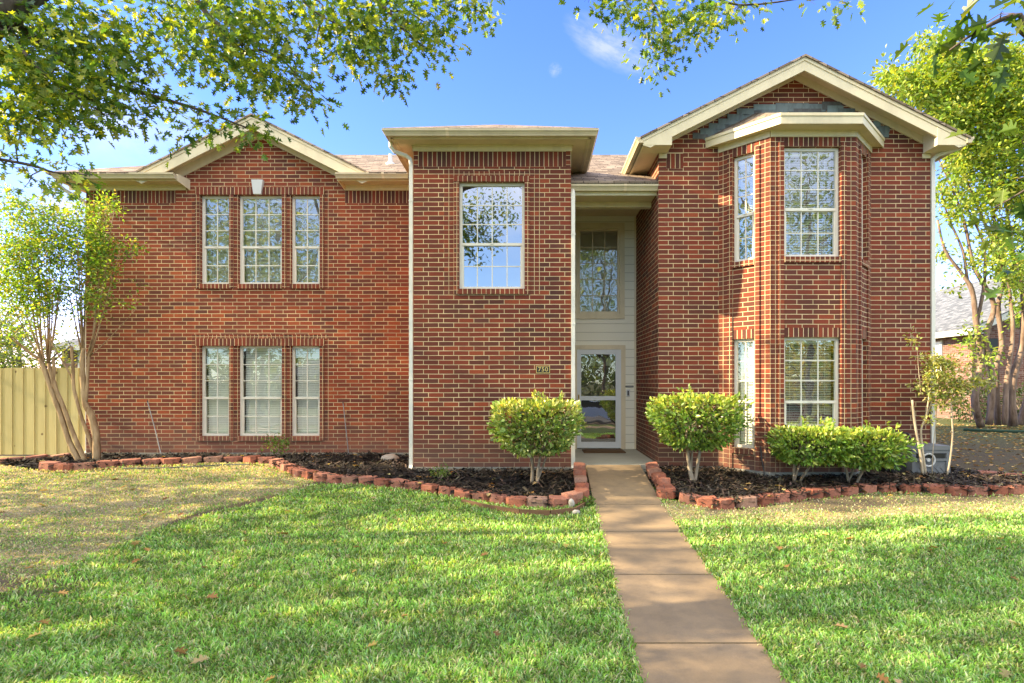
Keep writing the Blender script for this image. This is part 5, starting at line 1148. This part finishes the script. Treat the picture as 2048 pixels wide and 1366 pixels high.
mb = MB(); cxr, czr = hx0 + .26, hz0 + .29; mb.tube([(cxr + .10 * math.cos(t), hy0 - .03, czr + .10 * math.sin(t)) for t in np.linspace(0, 6.283, 21)], .014, sides=6, mt='vinyl grey'); mb.tube([(cxr, hy0 + .01, czr), (cxr, hy0 - .035, czr)], .03, sides=8, mt='vinyl grey'); mb.build('reel', box)
# black hand cart handle behind the box
ct = thing('hose_cart', 'black tube-handled hose cart standing behind the grey hose box', 'hose cart', (5.95, 9.1, -.12)); mb = MB()
mb.tube(spline([(5.75, 9.17, -.08), (5.75, 9.17, .42), (5.78, 9.17, .50), (5.86, 9.17, .52), (6.18, 9.17, .53), (6.26, 9.17, .50), (6.30, 9.17, .40), (6.36, 9.2, .2)], 4), .014, sides=7, mt='black metal'); mb.build('handle', ct)
mb = MB(); mb.tube([(5.92, 8.92, .0), (5.92, 9.16, .0)], .14, sides=16, mt='black metal'); mb.build('drum', ct)
mb = MB(); mb.tube([(5.72, 9.0, -.03), (5.77, 9.0, -.03)], .09, sides=14, mt='black metal'); mb.build('wheel', ct)

# ------------------------------------------------------------------ fence and neighbours
fe = thing('wooden_fence', 'fresh yellow pine privacy fence joining the left house corner', 'fence', (-14, 11.25, -.12))
mb = MB(); x = -9.03; k = 0; fr = random.Random(5)
while x > -24:
    w = .225; tone = fr.uniform(.8, 1.1); c_ = (.64 * tone, .54 * tone, .25 * tone)
    mb.box(x - .15, x - .004, 11.20, 11.218, -.10, 1.665 + fr.uniform(-.008, .008), 'fence', c_); mb.box(x - w - .03, x - .12, 11.219, 11.237, -.10, 1.665 + fr.uniform(-.008, .008), 'fence', tuple(v * .94 for v in c_)); x -= w
mb.build('fence_panel', fe)
mb = MB(); mb.box(-24, -9.05, 11.238, 11.275, .15, .24, 'fence', (.46, .36, .13)); mb.box(-24, -9.05, 11.238, 11.275, 1.3, 1.39, 'fence', (.46, .36, .13)); mb.build('rail', fe)
# neighbour on the right: gable end to the street, left roof slope seen from our side
nb = thing('brick_house', "neighbour's single storey mottled brick house with grey shingle roof", 'house', (24, 26, -.12))
q = 1.25; nx0, ny0 = 13.8 * q, 17.3 * q; ex_, ey_, ez_ = 13.35 * q, 16.7 * q, 3.48; px_, pz_ = 19.4 * q, 6.88; ex2 = 2 * px_ - ex_; yb2 = 40
mb = MB(); mb.poly([(nx0, yb2, -.2), (nx0, ny0, -.2), (nx0, ny0, ez_), (nx0, yb2, ez_)], 'old_brick'); mb.build('wall', nb)
mb = MB(); mb.poly([(nx0, ny0, -.2), (2 * px_ - nx0, ny0, -.2), (2 * px_ - nx0, ny0, ez_), (px_, ny0, pz_ - .3), (nx0, ny0, ez_)], 'old_brick'); mb.build('wall', nb)
mb = MB(); mb.prism([(ex_, ey_, ez_), (px_, ey_, pz_), (px_, yb2, pz_), (ex_, yb2, ez_)][::-1], (0, 0, -.04), 'shingles grey'); mb.prism([(ex2, ey_, ez_), (px_, ey_, pz_), (px_, yb2, pz_), (ex2, yb2, ez_)], (0, 0, -.04), 'shingles grey'); mb.build('roof', nb)
mb = MB(); f0, f1 = .045, .30
mb.prism([(ex_, ey_ + .02, ez_ - f0), (px_, ey_ + .02, pz_ - f0), (px_, ey_ + .02, pz_ - f1), (ex_, ey_ + .02, ez_ - f1)], (0, .04, 0), 'neighbour trim'); mb.prism([(ex2, ey_ + .02, ez_ - f0), (px_, ey_ + .02, pz_ - f0), (px_, ey_ + .02, pz_ - f1), (ex2, ey_ + .02, ez_ - f1)][::-1], (0, .04, 0), 'neighbour trim')
mb.box(ex_ + .01, ex_ + .05, ey_ + .07, yb2, ez_ - .27, ez_ - f0, 'neighbour trim'); mb.box(ex_ + .05, nx0 - .01, ey_ + .07, yb2, ez_ - .24, ez_ - .21, 'neighbour trim'); mb.build('fascia', nb)
mb = MB(); mb.box(nx0 - .05, nx0 + .01, 18.55 * q, 19.6 * q, 1.8, 3.1, 'blind white'); mb.box(nx0 - .07, nx0, 18.5 * q, 18.55 * q, 1.75, 3.15, 'neighbour trim'); mb.build('window', nb)
mb = MB(); mb.box(14.25 * q, 14.6 * q, ny0 - .04, ny0 + .01, 2.0, 3.1, 'plaque black'); mb.build('window', nb)
rr = random.Random(8)
mb = MB(); mb.tube([(13.2 + 3.4 * (1 - math.cos(t)), 17.2 - 1.3 * math.sin(t), -.08) for t in np.linspace(.2, 2.9, 14)], .05, sides=6, mt='green edging'); tag(mb.build('garden_edging', loc=(15, 16.2, -.1)), "low dark green edging ring around the neighbour's crape myrtle", 'garden edging')
def bush(label, c, r, n, pal, size, name='bush'):
    t = thing(name, label, 'bush', (c[0], c[1], c[2] - r[2])); mb = MB(); c = Vector(c)
    for _ in range(6): mb.tube([c - Vector((0, 0, r[2])), c + Vector((random.uniform(-.5, .5) * r[0], random.uniform(-.5, .5) * r[1], .2))], [.02, .008], sides=5, mt='shrub bark')
    mb.build('stem', t); u = RNG.normal(size=(n, 3)); u /= np.linalg.norm(u, axis=1, keepdims=True); P = np.array(c[:]) + u * np.array(r) * (RNG.uniform(.5, 1, n) * (1 + .2 * lowfreq(u[:, 0] * 3, u[:, 2] * 3 + u[:, 1] * 2, 2, n)))[:, None]
    leaves('foliage', 'leaf', P, u + RNG.normal(size=(n, 3)) * .6, RNG.uniform(size * .7, size * 1.2, n), tints(n, pal), T_OVAL, t)
bush("dark green bush by the neighbour's wall, left of the thick trunks", (16.4, 20.6, .55), (.9, .7, .8), 1000, [(.03, .06, .02), (.05, .08, .025)], .10)
bush("dark green bush by the neighbour's wall, behind the trunks", (18.6, 20.7, .6), (1.2, .6, .8), 1000, [(.03, .06, .02), (.05, .08, .025)], .10)
# house and trees beyond the fence on the left
ho = thing('brick_house', 'distant pinkish brick house with grey hip roof beyond the fence', 'house', (-20, 34, 0)); mb = MB()
mb.box(-25.7, -14, 30, 40, -.2, 3.25, 'old_brick'); mb.build('wall', ho)
mb = MB(); mb.poly([(-26.2, 29.5, 3.33), (-13.5, 29.5, 3.33), (-18, 35, 5.9), (-21.5, 35, 5.9)], 'shingles grey'); mb.poly([(-26.2, 40.5, 3.33), (-26.2, 29.5, 3.33), (-21.5, 35, 5.9)], 'shingles grey'); mb.poly([(-13.5, 29.5, 3.33), (-13.5, 40.5, 3.33), (-18, 35, 5.9)], 'shingles grey'); mb.build('roof', ho)
mb = MB(); mb.box(-26.2, -13.5, 29.48, 29.52, 3.1, 3.32, 'neighbour trim'); mb.box(-26.22, -26.18, 29.53, 40.5, 3.1, 3.32, 'neighbour trim'); mb.box(-24.75, -24.55, 29.9, 30.0, -.1, 3.1, 'neighbour trim'); mb.build('fascia', ho)
FAR = [(.10, .17, .05), (.14, .22, .06), (.20, .27, .08), (.08, .14, .05)]
def bgtree(label, x, y, h, r, n, size, pal=FAR, name='tree', cz=None):
    b = Vector((x, y, -.12 if y > 0 else gz(-6))); cz = cz or h * .62; cl = []
    for _ in range(n):
        u = Vector((random.gauss(0, 1), random.gauss(0, 1), random.gauss(0, 1))).normalized() * random.uniform(.45, 1.0); cl.append(Vector((x + u.x * r * random.uniform(.85, 1.1), y + u.y * r, b.z + cz + u.z * (h - cz))))
    st = [([b, b + Vector((.1, 0, h * .3)), b + Vector((0, .1, h * .75))], .05 * h / 2, .05)]
    for k in range(6):
        a = k * 1.05 + random.random(); st.append(([b + Vector((0, 0, h * .28)), b + Vector((math.cos(a) * r * .4, math.sin(a) * r * .4, h * .5)), b + Vector((math.cos(a) * r * .75, math.sin(a) * r * .75, h * .72))], .018 * h, .03))
    return tree(name, label, 'tree', b, st, cl, 26, r * .14, size, pal, T_RHOMB, 'oak bark', twr=.02, droop=.1, lane=False)
bgtree('pale green tree rising behind the yellow fence at the edge of view', -21.5, 19.5, 4.6, 2.9, 150, .16)
bgtree('yellowish low tree behind the fence, nearer the distant brick house', -22.5, 24, 4.4, 2.4, 110, .18, [(.22, .27, .07), (.28, .30, .08), (.14, .2, .06)])
bgtree('taller soft green tree behind the fence, far left', -27, 26, 6.6, 3.4, 150, .2)
# trees on the lawn to the left and across the street: they shade the lawn and stand in the window reflections
def shade(label, x, y, h, r, n, lane=True, cz=None):
    b = Vector((x, y, gz(max(y, -6)))); cz = cz or h * .62; cl = []
    for _ in range(n):
        u = Vector((random.gauss(0, 1), random.gauss(0, 1), random.gauss(0, 1))).normalized() * random.uniform(.35, 1.0); cl.append(Vector((x + u.x * r, y + u.y * r, b.z + cz + u.z * (h - cz))))
    st = [([b, b + Vector((.1, 0, h * .3)), b + Vector((0, .1, h * .75))], .22, .06)]
    for k in range(6):
        a = k * 1.05 + random.random(); st.append(([b + Vector((0, 0, h * .28)), b + Vector((math.cos(a) * r * .4, math.sin(a) * r * .4, h * .5)), b + Vector((math.cos(a) * r * .75, math.sin(a) * r * .75, h * .72))], .10, .03))
    return tree('shade_tree', label, 'tree', b, st, cl, 20, r * .13, .19, OAKP, T_OAK, 'oak bark', twr=.012, droop=.2, lane=lane)
shade('spreading shade tree on the lawn beyond the left edge of view', -16.5, 5.4, 14.0, 5.6, 900, cz=7.4)
shade('shade tree near the street at the left, casting bands of shade', -12.5, -1.5, 10.0, 4.6, 330)
shade('street tree opposite the bay window, mirrored in its panes', 14.8, -12, 16, 5.8, 460, False, cz=9)
bgtree('low yellow street tree mirrored in the lower bay panes', 18.5, -20, 6.5, 4.8, 220, .3, [(.40, .38, .05), (.48, .44, .07), (.30, .34, .06)], cz=3.6)
shade('street tree opposite the set-back windows, mirrored in their panes', -18.0, -14, 17, 6.5, 480, False, cz=10)
shade('street tree opposite the entry, mirrored in the tall panes', 4.8, -15, 14, 4.6, 320, False, cz=8.5)
hz = gz(-6)
oh = thing('brick_house', 'pale house across the street seen mirrored in the windows', 'house', (-14, -32, hz)); mb = MB()
mb.box(-24, -4, -40, -30, hz - .2, hz + 3, 'old_brick'); mb.build('wall', oh)
mb = MB(); mb.prism([(-24.5, -29.5, hz + 2.95), (-3.5, -29.5, hz + 2.95), (-8, -35, hz + 5.8), (-20, -35, hz + 5.8)], (0, 0, -.1), 'shingles grey'); mb.prism([(-3.5, -29.5, hz + 2.95), (-3.5, -40.5, hz + 2.95), (-8, -35, hz + 5.8)], (0, 0, -.1), 'shingles grey'); mb.prism([(-24.5, -40.5, hz + 2.95), (-24.5, -29.5, hz + 2.95), (-20, -35, hz + 5.8)], (0, 0, -.1), 'shingles grey'); mb.build('roof', oh)
mb = MB(); mb.box(-10, -6, -29.98, -29.9, hz, hz + 2.3, 'door white'); mb.build('garage_door', oh)

# woods beyond the street, one mass
n = 9000; X = RNG.uniform(-75, 75, n); Z = RNG.uniform(0, 1, n) ** .8 * (5.5 + 2.2 * lowfreq(X, X * 0, .35, 77)); Y = -46 + RNG.normal(size=n) * 1.5
tag(leaves('treeline', 'leaf', np.stack([X, Y, Z + hz], 1), RNG.normal(size=(n, 3)), RNG.uniform(.6, 1.3, n), tints(n, FAR), T_RHOMB), kind='stuff')

# cars parked across the street, seen only as reflections
def car(label, x, y, body, rz):
    z = hz - .1; t = thing('parked_car', label, 'car', (x, y, z), 'cars parked across the street'); B = lambda L: [(x + a, y, z + b) for a, b in L]; mb = MB()
    low = [(-2.2, .35), (2.2, .35), (2.25, .6), (2.1, .82), (1.15, .95), (-1.5, .98), (-2.15, .9), (-2.25, .6)]; top = [(1.0, .95), (.35, 1.42), (-.95, 1.45), (-1.55, .97)]
    mb.prism([(p[0], y - .85, p[2]) for p in B(low)], (0, 1.7, 0), body); mb.prism([(p[0], y - .7, p[2]) for p in B(top)], (0, 1.4, 0), body); mb.build('body', t)
    for s in (-1, 1):
        mb = MB(); win = [(.82, 1.0), (.3, 1.36), (-.88, 1.38), (-1.35, 1.0)]; pts = [(p[0], y + s * .712, p[2]) for p in B(win)]; mb.poly(pts if s < 0 else pts[::-1], 'car glass'); mb.build('side_window', t)
    for wx in (-1.4, 1.4):
        for s in (-1, 1):
            mb = MB(); mb.tube([(x + wx, y + s * .66, z + .33), (x + wx, y + s * .88, z + .33)], .33, sides=18, mt='tyre rubber'); mb.tube([(x + wx, y + s * .86, z + .33), (x + wx, y + s * .9, z + .33)], .2, sides=14, mt='vinyl grey'); mb.build('wheel', t)
car('dark red car parked across the street, mirrored in the lower bay panes', 12.6, -10.5, 'red car paint', 0)
car('black car parked across the street, mirrored beside the red one', 18.0, -10.5, 'black car paint', 0)
car('white car parked across the street, mirrored in the storm door', 3.6, -10.5, 'white car paint', 0)
